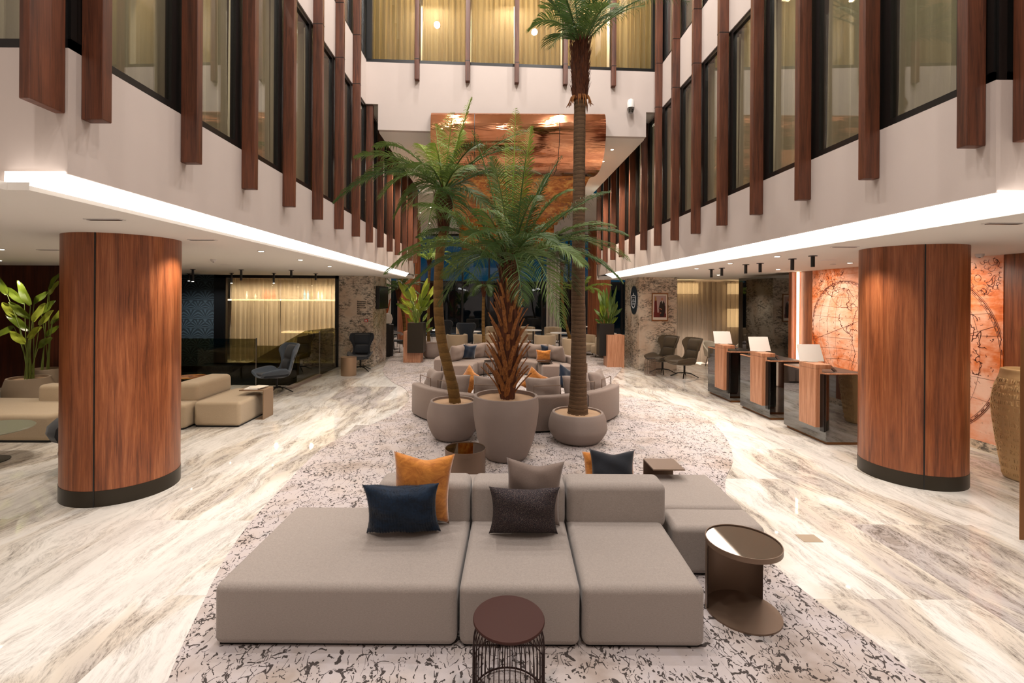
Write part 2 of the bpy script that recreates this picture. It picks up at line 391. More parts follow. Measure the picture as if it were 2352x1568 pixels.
def mural():
    t = NT('mural'); o = t.tc.outputs['Object']; sep = t.n('SeparateXYZ', {0: o}); y, z = sep.outputs[1], sep.outputs[2]
    n = t.noise(o, .9, 5, .6, .5); n2 = t.noise(t.map((1, 1.2, 5)), 2.0, 6, .7, .6)
    g = t.math('ADD', t.math('MULTIPLY', n, .75), t.math('MULTIPLY', n2, .25))
    c = t.ramp(g, [(.36, hexc('#b8440f')), (.43, hexc('#dc7434')), (.50, hexc('#eba583')), (.60, hexc('#f2c8b2'))])
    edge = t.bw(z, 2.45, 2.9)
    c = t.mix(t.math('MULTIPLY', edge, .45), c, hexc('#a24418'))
    scr = t.math('MULTIPLY', t.bw(t.noise(t.map((1, 5, 9)), 3.4, 5, .7, 1.0), .63, .67), t.bw(t.noise(o, 1.4, 2), .46, .56))
    c = t.mix(t.math('MULTIPLY', scr, .75), c, hexc('#5c2412'))
    M['mural'] = t.done(t.bsdf(c, .5))
mural()
flat('ink', '#5e2614', .7)
# ---------------------------------------------------------------- the building
CZ = 2.915                       # low ceilings
AL, AR = -2.85, 3.75             # facade planes of the atrium
YL, YR = 3.2, 3.58               # where the facades begin
FB, SILL, HEAD, SILL2, HEAD2 = 3.06, 3.90, 6.52, 7.50, 10.0
YE = 17.3                        # facades end
HC = 5.95                        # high ceiling of the lounge
# floor with the stair opening cut out
PX0, PX1, PY0, PY1 = -10.6, -4.95, 12.1, 15.3
fl = MB()
for (x0, x1, y0, y1) in ((-13, 13, -6, PY0), (-13, PX0, PY0, PY1), (PX1, 13, PY0, PY1), (-13, 13, PY1, 30)):
    fl.box(x0, x1, y0, y1, -.2, 0)
shell('floor', fl, M['marblefloor'])
pit = MB().box(PX0, PX1, PY0, PY0+.02, -2.6, -.2).box(PX1-.02, PX1, PY0, PY1, -2.6, -.2).box(PX0, PX0+.02, PY0, PY1, -2.6, -.2).box(PX0, PX1, PY0, PY1, -2.65, -2.6)
shell('wall_stairwell', pit, M['darkroom'])
# low ceilings
shell('ceiling_left', MB().prism([(-13, 2.4), (-3.1, 2.4), (-3.1, 3.05), (-2.96, 3.05), (-2.96, YE), (-13, YE)], CZ, CZ+.05), M['ceiling'])
shell('ceiling_right', MB().prism([(13, 2.4), (4.3, 2.4), (4.3, 3.4), (4.02, 3.4), (4.02, YE), (13, YE)], CZ, CZ+.05), M['ceiling'])
# luminous coves between low ceiling and facade
def cove(name, pts, z0, z1, back, label):
    t = thing(name, label, 'light')
    m = MB()
    for (a, b), (c, d) in zip(pts[:-1], pts[1:]):
        m.quad((a[0], a[1], z0), (c[0], c[1], z0), (d[0], d[1], z1), (b[0], b[1], z1))
    m.build('diffuser', M['cove'], t)
    m = MB()
    for (a, b), (c, d) in zip(pts[:-1], pts[1:]):
        m.quad((a[0], a[1], z0), (c[0], c[1], z0), (c[0], c[1], z0-.0), (a[0], a[1], z0))
    return t
cove('cove_light', [((-3.12, 3.05), (-3.26, 3.19)), ((-2.96, 3.05), (-2.86, 3.19)), ((-2.96, 16.2), (-2.86, 16.2))], CZ+.03, FB+.01, 0,
     'long glowing white cove strip along the left ceiling edge')
cove('cove_light', [((4.9, 3.42), (4.9, 3.57)), ((4.02, 3.42), (3.76, 3.57)), ((4.02, 16.2), (3.76, 16.2))], CZ+.03, FB+.01, 0,
     'long glowing white cove strip along the right ceiling edge')
# facades
def facade(side, X, Y0, Y1):
    s = -1 if side == 'left' else 1
    a, b = sorted((X, X + s*.1))
    m = MB()
    for z0, z1 in ((FB, SILL), (HEAD, SILL2), (HEAD2, 12.0)):
        m.box(a, b, Y0, (YE if z0 < HEAD else 11.6), z0, z1)
    m.box(a, b, YE-.1, YE, FB, HC)
    shell('wall_facade_' + side, m, M['plaster'])
    # wall turning away beside the camera
    m = MB(); xo = X + s*6; a, b = sorted((X + s*.1, xo))
    for z0, z1 in ((FB, SILL), (HEAD, SILL2), (HEAD2, 12.0)): m.box(a, b, Y0, Y0+.1, z0, z1)
    if side == 'left': m.box(-13, -3.12, Y0-.0, Y0+.1, CZ+.05, FB)
    else: m.box(4.9, 13, Y0, Y0+.1, CZ+.05, FB)
    shell('wall_return_' + side, m, M['plaster'])
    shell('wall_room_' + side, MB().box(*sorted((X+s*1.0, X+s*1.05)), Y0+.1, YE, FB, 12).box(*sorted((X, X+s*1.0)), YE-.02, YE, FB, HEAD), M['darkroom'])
facade('left', AL, YL, YE); facade('right', AR, YR, YE)
# end wall over the lounge
EL, ER = 10.6, 11.0
def ey(x): return EL + (x - AL) / (AR - AL) * (ER - EL)
def slab(x0, x1, z0, z1, th=.12, off=0): 
    return ([(x0, ey(x0)+off), (x1, ey(x1)+off), (x1, ey(x1)+off+th), (x0, ey(x0)+off+th)], z0, z1)
m = MB(); m.prism(*slab(AL, AR, HEAD, SILL2-.05)); m.prism(*slab(-2.58, 3.48, HC, HEAD)); m.prism(*slab(AL, AR, HEAD2, 12))
shell('wall_end', m, M['plaster'])
# lounge ceiling, with narrower part between the facades
m = MB(); m.prism([(-2.58, ey(-2.58)+.12), (3.48, ey(3.48)+.12), (3.48, YE), (-2.58, YE)], HC, HC+.08)
m.prism([(-13, YE), (13, YE), (13, 30), (-13, 30)], HC, HC+.08)
m.prism([(AL-.3, 10.75), (AR+.3, 11.15), (AR+.3, YE), (AL-.3, YE)], HEAD+.02, HEAD+.1)
m.box(-2.6, -2.58, 10.8, YE, HC, HEAD+.02); m.box(3.48, 3.50, 11.2, YE, HC, HEAD+.02)
shell('ceiling_lounge', m, M['ceiling'])
# top of the atrium and the walls beside and behind the camera
shell('ceiling_atrium', MB().box(-9, 10, -6, 12, 12, 12.1), M['ceiling'])
shell('wall_back', MB().box(-9, 10, -6.1, -6, 0, 12), M['plaster'])
shell('wall_hall_left', MB().box(-9.0, -8.9, -6, 3.2, 0, 12), M['plaster'])
shell('wall_hall_right', MB().box(10, 10.1, -6, 3.6, 0, 12), M['plaster'])
m = MB(); m.box(-13, AL, YE, YE+.1, CZ, HC); m.box(AR, 13, YE, YE+.1, CZ, HC)
shell('wall_lounge_front', m, M['plaster'])
# left lobby walls
WX = -8.3
shell('wall_wood_left', MB().box(-13, WX, 10.9, 11.0, .13, CZ), M['wooddark'])
shell('baseboard_left', MB().box(-13, WX, 10.86, 10.9, 0, .13), M['marblewall'])
shell('wall_lobby_left', MB().prism([(WX, 10.9), (WX+.1, 10.9), (-9.7, PY0), (-10.6, PY0)], 0, CZ).box(-13, -12.9, 2.4, 11, 0, CZ), M['wooddark'])
shell('wall_stair_left', MB().box(-11.0, -10.62, PY0, 15.4, -2.6, CZ), M['wallpaper'])
gx0, gx1 = at(497, 700, 15.3).x, at(777, 700, 15.3).x      # glazed bar front
m = MB(); m.box(-11, gx0-.0, 15.3, 15.4, -2.6, CZ); m.box(gx0, gx1, 15.3, 15.4, -2.6, .1)
shell('wall_wallpaper', m, M['wallpaper'])
# marble piers
shell('wall_pier_left', MB().box(gx1, at(857, 700, 15.3).x, 15.3, 17.2, 0, CZ), M['marblewall'])
shell('wall_pier_right', MB().box(at(1468, 700, 15.0).x, at(1555, 700, 15.0).x, 15.0, 16.6, 0, CZ), M['marblewall'])
# right side walls
RX = 7.38
def ry(px): return RX / ((px + .006*100 - PX) / F)
shell('wall_mural_right', MB().box(RX, RX+.12, ry(2352)-2.2, 11.7, .0, CZ), M['wood'])
shell('baseboard_right', MB().box(RX-.03, RX, 2.6, 11.0, 0, .13), M['marblewall'])
shell('wall_alcove_right', MB().box(RX+1.8, RX+1.9, 11.7, YE, 0, CZ).box(RX+.12, RX+1.9, 11.6, 11.7, 0, CZ), M['plaster'])
shell('wall_alcove_back', MB().box(5.6, 9.3, 17.4, 17.5, 0, CZ), M['plaster'])
# back glazing of the lounge
bg = MB(); YB = 28.0
for x in [-8 + 1.55*i for i in range(13)]: bg.box(x-.05, x+.05, YB-.08, YB+.08, 0, HC)
for z in (0.03, 3.15, HC-.06): bg.box(-8, 10.6, YB-.06, YB+.06, z-.05, z+.05)
wf = shell('window_lounge', bg, M['black'])
p = MB().box(-8, 10.6, YB-.01, YB+.01, 0, HC).build('pane', M['glassnight'], wf)
shell('wall_lounge_left', MB().box(-8.1, -8, YE, 28, 0, HC), M['plaster']); shell('wall_lounge_right', MB().box(10.6, 10.7, YE, 28, 0, HC), M['plaster'])
o = tag(MB().box(-12, 15, 36, 42, 0, 3.4).build('neighbouring_building', M['darkroom']), 'dark low building outside beyond the lounge windows at night', 'building')
shell('ground_outside', MB().box(-20, 20, 30, 45, -.2, -.02), M['darkroom'])
# windows with their glass, and the curtains behind
ordn = ['nearest', 'second', 'third', 'fourth', 'fifth', 'sixth', 'seventh', 'eighth', 'ninth', 'tenth', 'eleventh', 'twelfth', 'thirteenth', 'fourteenth', 'fifteenth']
def pleats(mb, a, b, z0, z1, pitch=.13, amp=.035, seg=8, seed=0, flare=.0, bottom=None):
    rnd = random.Random(seed); a = Vector(a); b = Vector(b); L = (b - a).length; d = (b - a).normalized(); nn = Vector((-d.y, d.x, 0))
    k = max(6, int(L / pitch * seg)); ph = [rnd.uniform(.7, 1.35) for _ in range(int(L / pitch) + 4)]; off = rnd.random() * 6
    cols = []; zs = [z0, z0 + (z1-z0)*.12, z0 + (z1-z0)*.5, z1]
    for i in range(k + 1):
        s_ = L * i / k; q = s_ / pitch; am = amp * ph[int(q)] ; ofs = math.sin(q*2*math.pi + off + .6*math.sin(q*1.7)) * am + .3*amp*math.sin(q*5.1+off)
        col = []
        for j, z in enumerate(zs):
            f = (1.25, 1.1, 1.0, .75)[j]
            pt = a + d*s_ + nn*ofs*f; col.append((pt.x, pt.y, z + (bottom*math.sin(q*3.1) if bottom and j == 0 else 0)))
        cols.append(col)
    vs = [c for col in cols for c in col]; n = len(zs)
    mb.add(vs, [(i*n+j, (i+1)*n+j, (i+1)*n+j+1, i*n+j+1) for i in range(k) for j in range(n-1)])
    return mb
finL = [3.30 + 1.05*k for k in range(14)]; finR = [3.65 + 1.005*k for k in range(14)]
wcount = 0
for X_, s_, y0_ in ((AL, -1, YL), (AR, 1, YR)):
    for zc in (5.2, 8.8):
        area('curtain_backlight', (X_+s_*.95, (y0_+YE)/2 if zc < 6 else (y0_+11)/2, zc), 2.2, 270 if zc < 6 else 150, (1, .93, .82), (0, math.radians(90)*s_, 0), size_y=13.5 if zc < 6 else 7)  # long area light added behind each curtain row to brighten the cloth
def side_windows(side, X, fins, Y0, Ystart):
    global wcount
    s = -1 if side == 'left' else 1
    edges = [f + .045 for f in fins] + [YE-.1]
    for row, (z0, z1) in enumerate(((SILL, HEAD), (SILL2, HEAD2))):
        for i in range(len(edges)-1):
            y0, y1 = edges[i], edges[i+1]
            if i == 0: y0 = Ystart
            if row == 1 and y0 > 10.3: continue
            wcount += 1; m = MB(); t_ = .07
            xa, xb = sorted((X + s*.02, X + s*.08))
            m.box(xa, xb, y0, y1, z0, z0+t_); m.box(xa, xb, y0, y1, z1-t_, z1)
            m.box(xa, xb, y0-.06, y0+.05, z0+t_, z1-t_); m.box(xa, xb, y1-.14, y1-.06, z0+t_, z1-t_)
            if i == 0: m.box(xa, xb, Y0, Y0+.28, z0, z1)
            fr = shell('window_%d' % wcount, m, M['black'])
            MB().box(X+s*.05-.004, X+s*.05+.004, y0+.05, y1-.14, z0+t_, z1-t_).build('pane', M['glass'], fr)
            if i < 12:
                q = MB(); pleats(q, (X+s*.19, y0+.02, 0), (X+s*.19, y1-.02, 0), z0+.02, z1-.02, .17, .055, seed=i*7+row*31+(0 if s < 0 else 100), bottom=.015)
                q.build('curtain', M['curtaingrey'], smooth=True)
                cu = bpy.context.scene.objects[-1] if False else COL.objects[-1]
                tag(cu, 'grey linen curtain behind the %s %s window from the near end of the %s facade' % (ordn[i], ('lower', 'upper')[row], side), 'curtain', '%s facade curtains' % side)
side_windows('left', AL, finL, YL, 3.48); side_windows('right', AR, finR, YR, 3.86)
# windows in the walls that face the camera, beside it
for side, X, Y0 in (('left', AL, YL), ('right', AR, YR)):
    s = -1 if side == 'left' else 1
    for z0, z1 in ((SILL, HEAD),):
        wcount += 1; m = MB(); a, b = sorted((X, X+s*6))
        m.box(a, b, Y0+.02, Y0+.12, z0, z0+.07); m.box(a, b, Y0+.02, Y0+.12, z1-.07, z1)
        for k in range(1, 6): c = X+s*k*1.1; m.box(c-.06, c+.06, Y0+.02, Y0+.12, z0, z1)
        c0, c1 = sorted((X, X+s*.2)); m.box(c0, c1, Y0+.02, Y0+.12, z0, z1)
        fr = shell('window_%d' % wcount, m, M['black']); MB().box(a, b, Y0+.065, Y0+.075, z0, z1).build('pane', M['glass'], fr)
        c0, c1 = sorted((X+s*.5, X+s*3))
        q = pleats(MB(), (c0, Y0+.35, 0), (c1, Y0+.35, 0), z0, z1, .15, .045, seed=9).build('curtain', M['curtaingrey'], smooth=True)
        tag(q, 'grey linen curtain in the window facing the camera at the far %s' % side, 'curtain')
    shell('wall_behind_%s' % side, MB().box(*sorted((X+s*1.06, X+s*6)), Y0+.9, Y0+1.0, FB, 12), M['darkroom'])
# end windows
wcount += 1; m = MB()
for z0, z1 in ((SILL2-.05, SILL2+.03), (HEAD2-.06, HEAD2)): m.prism(*slab(AL, AR, z0, z1, .1, .02))
cuts = [AL, at(960, 100, 10.7).x, at(1075, 100, 10.75).x, at(1187, 100, 10.8).x, at(1298, 100, 10.87).x, at(1408, 100, 10.93).x, AR]
for x in cuts[1:-1]: m.prism(*slab(x-.05, x+.05, SILL2, HEAD2, .1, .02))
m.prism(*slab(AL, AL+.12, SILL2, HEAD2, .1, .02)); m.prism(*slab(AR-.12, AR, SILL2, HEAD2, .1, .02))
fr = shell('window_%d' % wcount, m, M['black']); mm = MB(); mm.prism(*slab(AL, AR, SILL2, HEAD2, .01, .07)); mm.build('pane', M['glass'], fr)
nm = ['leftmost', 'second from left', 'third from left', 'fourth from left', 'fifth from left', 'rightmost']
for i in range(6):
    a, b = cuts[i]+.06, cuts[i+1]-.06
    q = pleats(MB(), (a, ey(a)+.3, 0), (b, ey(b)+.3, 0), SILL2+.03, HEAD2, .12, .04, seed=50+i, bottom=.03).build('curtain', M['curtaingold'], smooth=True)
    tag(q, 'golden sheer curtain in the upper end window, %s pane' % nm[i], 'curtain', 'end window curtains')
shell('wall_end_room', MB().box(AL, AR, 12.4, 12.5, HEAD, 12), M['cream'])
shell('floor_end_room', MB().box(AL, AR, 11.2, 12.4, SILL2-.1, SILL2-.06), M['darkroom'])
for x in (-1.6, .4, 2.5): area('end_room_lamp', (x, 11.9, 9.8), .5, 75, (1, .80, .56))
# timber fins
def fin(i, side, x0, x1, y0, y1, z0, z1, label=None):
    m = MB().box(x0, x1, y0, y1, 0, z1-z0)
    o = m.build('wooden_fin', M['fin'], loc=(0, 0, z0), bevel=.006, seg=1)
    for zj in (HEAD, SILL2+.0):
        if z0 < zj < z1-.05: MB().box(x0-.002, x1+.002, y0-.002, y1+.002, zj-z0-.006, zj-z0+.006).build('joint', M['black'], o)
    tag(o, label or 'reddish-brown vertical timber fin on the %s facade, %s from the camera' % (side, ordn[i]), 'fin', '%s facade fins' % side)
for i, y in enumerate(finL): fin(i, 'left', AL, -2.70, y, y+.085, 3.46, 11.9 if y < 10.5 else HEAD)
for i, y in enumerate(finR): fin(i, 'right', 3.60, AR, y, y+.085, 3.43, 11.9 if y < 10.8 else HEAD)
fin(0, 'left', -2.935, -2.865, 2.95, 3.2, 3.46, 11.9, 'timber fin turned edge-on at the top left corner of the photo')
fin(0, 'right', 3.87, 3.95, 3.36, 3.58, 3.43, 11.9, 'timber fin cut off by the top right corner of the photo')
fin(0, 'right', -4.4, -4.25, 3.0, 3.2, 3.46, 11.9, 'timber fin far out on the left return wall')
for i, x in enumerate(cuts[1:-1]):
    fin(i, 'end', x-.05, x+.05, ey(x)-.12, ey(x), 7.05, 11.9, 'slim dark timber fin on the end wall under the high windows, %s' % (['leftmost', 'second from left', 'middle one', 'second from right', 'rightmost'][i]))
# copper canopy hanging from the end wall and running back over the lounge
x0, x1 = -1.4, 2.45
pr = []
cpts = [(10.78, 6.38), (10.62, 6.33), (10.53, 6.18), (10.50, 5.95), (10.54, 5.7), (10.66, 5.46), (10.86, 5.30), (11.2, 5.2), (11.7, 5.22), (12.3, 5.32), (12.9, 5.22), (13.5, 5.08), (14.1, 5.12), (14.8, 5.22), (15.5, 5.12), (16.3, 4.98), (17.1, 5.05), (18.0, 5.14), (18.6, 5.07), (18.7, 5.3), (18.75, 5.4)]
def smooth_pts(p, k=4):
    out = []
    for i in range(len(p)-1):
        p0 = p[max(i-1, 0)]; p1 = p[i]; p2 = p[i+1]; p3 = p[min(i+2, len(p)-1)]
        for j in range(k):
            t = j/k; out.append(tuple(.5*((2*p1[q]) + (-p0[q]+p2[q])*t + (2*p0[q]-5*p1[q]+4*p2[q]-p3[q])*t*t + (-p0[q]+3*p1[q]-3*p2[q]+p3[q])*t**3) for q in range(len(p1))))
    out.append(p[-1]); return out
pr = smooth_pts(cpts) 
body = pr + [(18.75, 5.94), (11.3, 5.94), (11.3, 6.38)]
can = thing('copper_canopy', 'polished copper canopy with rolled front edge hanging above the palms', 'canopy', (0, 0, 0))
front = [p for p in pr if p[0] < 11.72]; rear = [p for p in pr if p[0] > 11.5]
m = MB().extrude_x([(y, z) for y, z in front] + [(11.7, 6.38)], x0, x1); m.build('rolled_front', M['copper'], can, smooth=True)
m = MB().extrude_x([(y, z) for y, z in rear] + [(18.75, 5.94), (11.55, 5.94)], x0, x1-.0); m.build('soffit', M['goldmottle'], can, smooth=True)
m = MB()
for xs in (at(1090, 300, 10.6).x, at(1284, 300, 10.6).x):
    for (a, b), (c, d) in zip(front[:-1], front[1:]):
        m.quad((xs-.006, a-.004, b-.003), (xs+.006, a-.004, b-.003), (xs+.006, c-.004, d-.003), (xs-.006, c-.004, d-.003))
m.build('seam', M['black'], can)
MB().extrude_x([(19.5, 5.94), (19.5, 4.5), (22.3, 4.35), (22.4, 5.94)], x0, x1).build('rear_roll', M['goldmottle'], can)
# timber clad round columns
def column(name, cx, cy, r, h, label, seam=None, sk=.17):
    t = thing(name, label, 'column', (cx, cy, 0))
    MB().lathe([(r, sk), (r, h)], 64).build('cladding', M['woodcol'], t, smooth=True)
    MB().lathe([(r+.004, 0), (r+.004, sk)], 64).build('skirting', M['skirt'], t, smooth=True)
    if seam is not None:
        a = seam; d = Vector((math.cos(a), math.sin(a))); n = Vector((-d.y, d.x)); m = MB()
        q = [(d*(r-.01) - n*.007), (d*(r+.006) - n*.007), (d*(r+.006) + n*.007), (d*(r-.01) + n*.007)]
        m.prism([tuple(v) for v in q], 0, h).build('seam', M['black'], t)
    return t
column('wood_column', -4.34, 5.63, .567, CZ, 'thick round column in reddish wood veneer, near left', math.radians(-78))
column('wood_column', 5.385, 6.17, .543, CZ, 'thick round column in reddish wood veneer, near right', math.radians(-118))
column('wood_column', -4.1, 23.3, .55, HC, 'tall round wood column far back at left of the lounge')
column('wood_column', 5.15, 23.3, .55, HC, 'tall round wood column far back at right of the lounge')
# ceiling lamps of the low ceilings
def downlight(x, y, z, e, label, ang=125, col=WARM, wide=False, grp='ceiling downlights'):
    t = thing('recessed_downlight', label, 'ceiling light', (x, y, z), 0, grp)
    if wide: MB().box(-.16, .16, -.035, .035, -.008, 0).build('frame', M['whiteplastic'], t); MB().box(-.14, .14, -.022, .022, -.011, -.006).build('lens', M['black'], t)
    else: MB().lathe([(.055, -.008), (.055, 0)], 16).build('frame', M['whiteplastic'], t); MB().lathe([(.035, -.012), (.035, -.006)], 12).build('lens', M['bulb'], t)
    if e: spot('downlight_beam', (x, y, z-.03), e, col, ang)
q = 0
for i, (px, py) in enumerate(((240, 503), (465, 550), (600, 576), (690, 596), (113, 573), (757, 611))):
    g = G(px, py, CZ); downlight(g.x, g.y, CZ, 75, 'recessed downlight in the low ceiling on the left, %s' % ('in front of the wood column', 'right of the wood column', 'beside the cove strip midway', 'farther along the cove strip', 'left of the wood column', 'farthest along the cove strip')[i], wide=i in (0, 1, 4))
for i, (px, py) in enumerate(((2305, 512), (1940, 566), (1785, 588), (1677, 604), (1600, 616))):
    g = G(px, py, CZ); downlight(g.x, g.y, CZ, 75, 'recessed downlight in the low ceiling on the right, %s' % ('at the frame edge', 'left of the wood column', 'above the reception', 'before the curtain', 'farthest back')[i], wide=i in (0, 1))
for i, (x, y) in enumerate(((-7.2, 7.0), (-6.3, 9.2), (-9.6, 9.3), (-6.8, 5.0), (6.4, 8.6), (6.3, 10.6), (6.2, 13.2), (6.6, 5.0))):
    downlight(x, y, CZ, 80, 'recessed downlight in the low ceiling, over %s' % ('the beige chaise', 'the blue-grey wing chair', 'the potted plants at far left', 'the floor left of the left wood column', 'the floor behind the nearest desk', 'the floor behind the farthest desk', 'the olive wing chairs', 'the cream amphora')[i])
for i, (px, py) in enumerate(((1406, 343), (1385, 370), (1350, 411), (990, 476), (965, 488), (987, 512), (998, 524))):
    g = G(px, py, HC); downlight(g.x, g.y, HC, 90, 'small bright downlight in the high lounge ceiling, %s' % ('rightmost nearest', 'second on the right', 'third on the right', 'nearest on the left', 'leftmost', 'right of the left column', 'farthest on the left')[i], 140)
for (x, y) in ((-5, 20), (6.5, 20), (.5, 20), (-2.0, 15.0), (3.0, 15.0), (-2.1, 12.6), (3.0, 12.8), (.5, 25), (6, 25.5), (-5.5, 25)):
    spot('lounge_beam', (x, y, HC-.1), 330, WARM, 150)
for (x, y) in ((-.2, 12.2), (1.4, 13.8), (.3, 16.5)):
    pass
# ---------------------------------------------------------------- front seating island
def soft(x0, x1, y0, y1, z0, z1, r=.045, seg=4, shear=0, yref=0, puff=0.0):
    """upholstered block as a bmesh-bevelled builder result"""
    bm = bmesh.new(); bmesh.ops.create_cube(bm, size=1)
    for v in bm.verts:
        v.co.x = x0 if v.co.x < 0 else x1; v.co.y = y0 if v.co.y < 0 else y1; v.co.z = z0 if v.co.z < 0 else z1
    es = [e for e in bm.edges]
    bmesh.ops.bevel(bm, geom=es, offset=r, segments=seg, affect='EDGES', profile=.5, clamp_overlap=True)
    for v in bm.verts:
        v.co.x += shear * (v.co.y - yref)
    bm.verts.ensure_lookup_table()
    m = MB(); m.v = [tuple(v.co) for v in bm.verts]; m.f = [tuple(v.index for v in f.verts) for f in bm.faces]; m.mi = [0]*len(m.f); bm.free()
    return m
def wn(o):
    o.data.polygons.foreach_set('use_smooth', [True]*len(o.data.polygons)); md = o.modifiers.new('wn', 'WEIGHTED_NORMAL'); md.keep_sharp = True; return o
SH = .042
RZ = .012      # rug thickness
def smod(name, label, x0, x1, y0, y1, z1, mat, back=None, r=.05, sh=SH, cat='sofa', grp=None, zb=.72, rb=.06, xr=None):
    """seat block (x at yref=3.05) with optional backrest (bx0,bx1,by0,by1)"""
    t = thing(name, label, cat, (0, 0, 0), 0, grp)
    yr = 3.05 if xr is None else xr
    MB_ = soft(x0, x1, y0, y1, RZ+.006, z1, r, 5, sh, yr); wn(MB_.build('seat', mat, t))
    MB().prism([(x0+.03+sh*(y0-yr), y0+.03), (x1-.03+sh*(y0-yr), y0+.03), (x1-.03+sh*(y1-yr), y1-.03), (x0+.03+sh*(y1-yr), y1-.03)], 0, RZ+.03).build('plinth', M['black'], t)
    if back:
        wn(soft(back[0], back[1], back[2], back[3], z1-.06, zb, rb, 5, sh, yr).build('backrest', mat, t))
    return t
smod('upholstered_platform', 'wide grey upholstered platform at the front left, with the blue fur pillow on it', -1.775, -.222, 3.05, 4.22, .41, M['sofa'], (-.99, -.222, 3.94, 4.22))
smod('modular_sofa', 'grey upholstered seat in the middle of the front island, behind the round stool', -.208, .568, 3.05, 4.22, .41, M['sofa'], (-.208, .568, 3.94, 4.22))
smod('modular_sofa', 'grey upholstered seat at the right end of the front island, nothing lying on it', .582, 1.368, 3.05, 4.22, .41, M['sofa'], (.582, 1.40, 3.94, 4.22))
smod('modular_sofa', 'grey upholstered seat facing away at the back right of the front island', .65, 2.18, 4.235, 5.05, .41, M['sofa'])
smod('ottoman', 'grey upholstered ottoman behind the bronze side table on the right of the island', 1.43, 2.18, 3.86, 4.225, .41, M['sofa'])
smod('modular_sofa', 'grey upholstered seat hidden behind the left backrests of the island', -.93, .63, 4.235, 5.05, .40, M['sofa'])
# scatter pillows
def pillow(name, label, base, w_, h, th, mat, lean=18, rz=0, roll=0, ear=.10, seed=0, n=22, wr=.012, grp=None):
    rnd = random.Random(seed); vs = []; fs = []
    ph = [rnd.uniform(0, 6.28) for _ in range(6)]
    def P(i, j, s_):
        u = -1 + 2*i/n; v = -1 + 2*j/n
        pin = 1 - ear * (1 - abs(u)**2.2) * abs(v)**1.5; pin2 = 1 - ear * (1 - abs(v)**2.2) * abs(u)**1.5
        x = u * w_/2 * pin2; z = v * h/2 * pin
        t_ = ((1-abs(u)**2.6) * (1-abs(v)**2.6)) ** .55 if abs(u) < 1 and abs(v) < 1 else 0
        t_ *= 1 + .0
        wv = wr * (math.sin(5*u+3*v+ph[0]) * math.sin(4*v-2*u+ph[1]) + .5*math.sin(9*u*v+ph[2])) * t_
        y = s_ * th/2 * t_ + wv
        dent = .05*h*math.exp(-((u-.05)**2)/.18) * max(0, v)**3
        return (x, y, z - dent)
    idx = {}
    for s_ in (-1, 1):
        for i in range(n+1):
            for j in range(n+1):
                edge = i in (0, n) or j in (0, n)
                if edge and s_ == 1: idx[(s_, i, j)] = idx[(-1, i, j)]; continue
                idx[(s_, i, j)] = len(vs); vs.append(P(i, j, s_))
        for i in range(n):
            for j in range(n):
                q = (idx[(s_,i,j)], idx[(s_,i+1,j)], idx[(s_,i+1,j+1)], idx[(s_,i,j+1)]); fs.append(q if s_ < 0 else q[::-1])
    R = Matrix.Rotation(math.radians(-lean), 4, 'X') @ Matrix.Rotation(math.radians(roll), 4, 'Y')
    vv = [R @ Vector(v) for v in vs]; mz = min(v.z for v in vv)
    m = MB(); m.v = [tuple(v - Vector((0, 0, mz))) for v in vv]; m.f = fs; m.mi = [0]*len(fs)
    o = m.build(name, mat, loc=base, rz=math.radians(rz)); o.data.polygons.foreach_set('use_smooth', [True]*len(fs))
    tag(o, label, 'pillow', grp); return o
zt = .412
pillow('pillow', 'mustard velvet pillow standing behind the blue fur pillow', (-.56, 3.83, zt), .48, .60, .16, M['pillowyellow'], -8, 4, 4, .12, 1)
fp = pillow('pillow', 'dark blue fur pillow on the wide grey platform', (-.69, 3.68, zt), .58, .44, .20, M['pillowfur'], -16, 2, -1, .12, 2, n=26)
rnd = random.Random(77); _m = MB(); _q = fp.data
_q.calc_loop_triangles()
_ps = [p_ for p_ in _q.polygons if p_.area > 1e-6]
for k_ in range(9000):
    p_ = _ps[rnd.randrange(len(_ps))]; vs_ = [_q.vertices[i_].co for i_ in p_.vertices]; w_s = [rnd.random() for _ in vs_]; sw = sum(w_s)
    c_ = sum((v_*w_ for v_, w_ in zip(vs_, w_s)), Vector())/sw; nn_ = p_.normal
    flow = Vector((.5*math.sin(c_.x*9+c_.z*6) + rnd.uniform(-.4, .4), 0, -.8+.5*math.sin(c_.x*14))); d_ = (flow - nn_*flow.dot(nn_)).normalized()*.020 + nn_*.007
    s_d = d_.cross(nn_).normalized()*.0011; _m.add([c_-s_d, c_+s_d, c_+d_], [(0, 1, 2)])
_f = _m.build('fur', M['pillowfur'], fp); _f['kind'] = 'stuff'
pillow('pillow', 'taupe pillow standing behind the speckled charcoal pillow', (.33, 3.83, zt), .46, .555, .15, M['pillowtaupe'], -8, -3, 3, .12, 3)
pillow('pillow', 'speckled charcoal pillow on the middle seat', (.245, 3.68, zt), .54, .42, .17, M['pillowcharcoal'], -14, 0, 0, .12, 4)
pillow('pillow', 'dark pillow showing above the right backrest of the front island', (1.12, 4.46, zt), .43, .42, .14, M['pillowdark'], 14, 2, 2, .12, 5)
pillow('pillow', 'mustard pillow mostly hidden behind the dark pillow and the right backrest', (1.13, 4.62, zt), .52, .36, .14, M['pillowyellow'], 14, 2, 0, .10, 6)
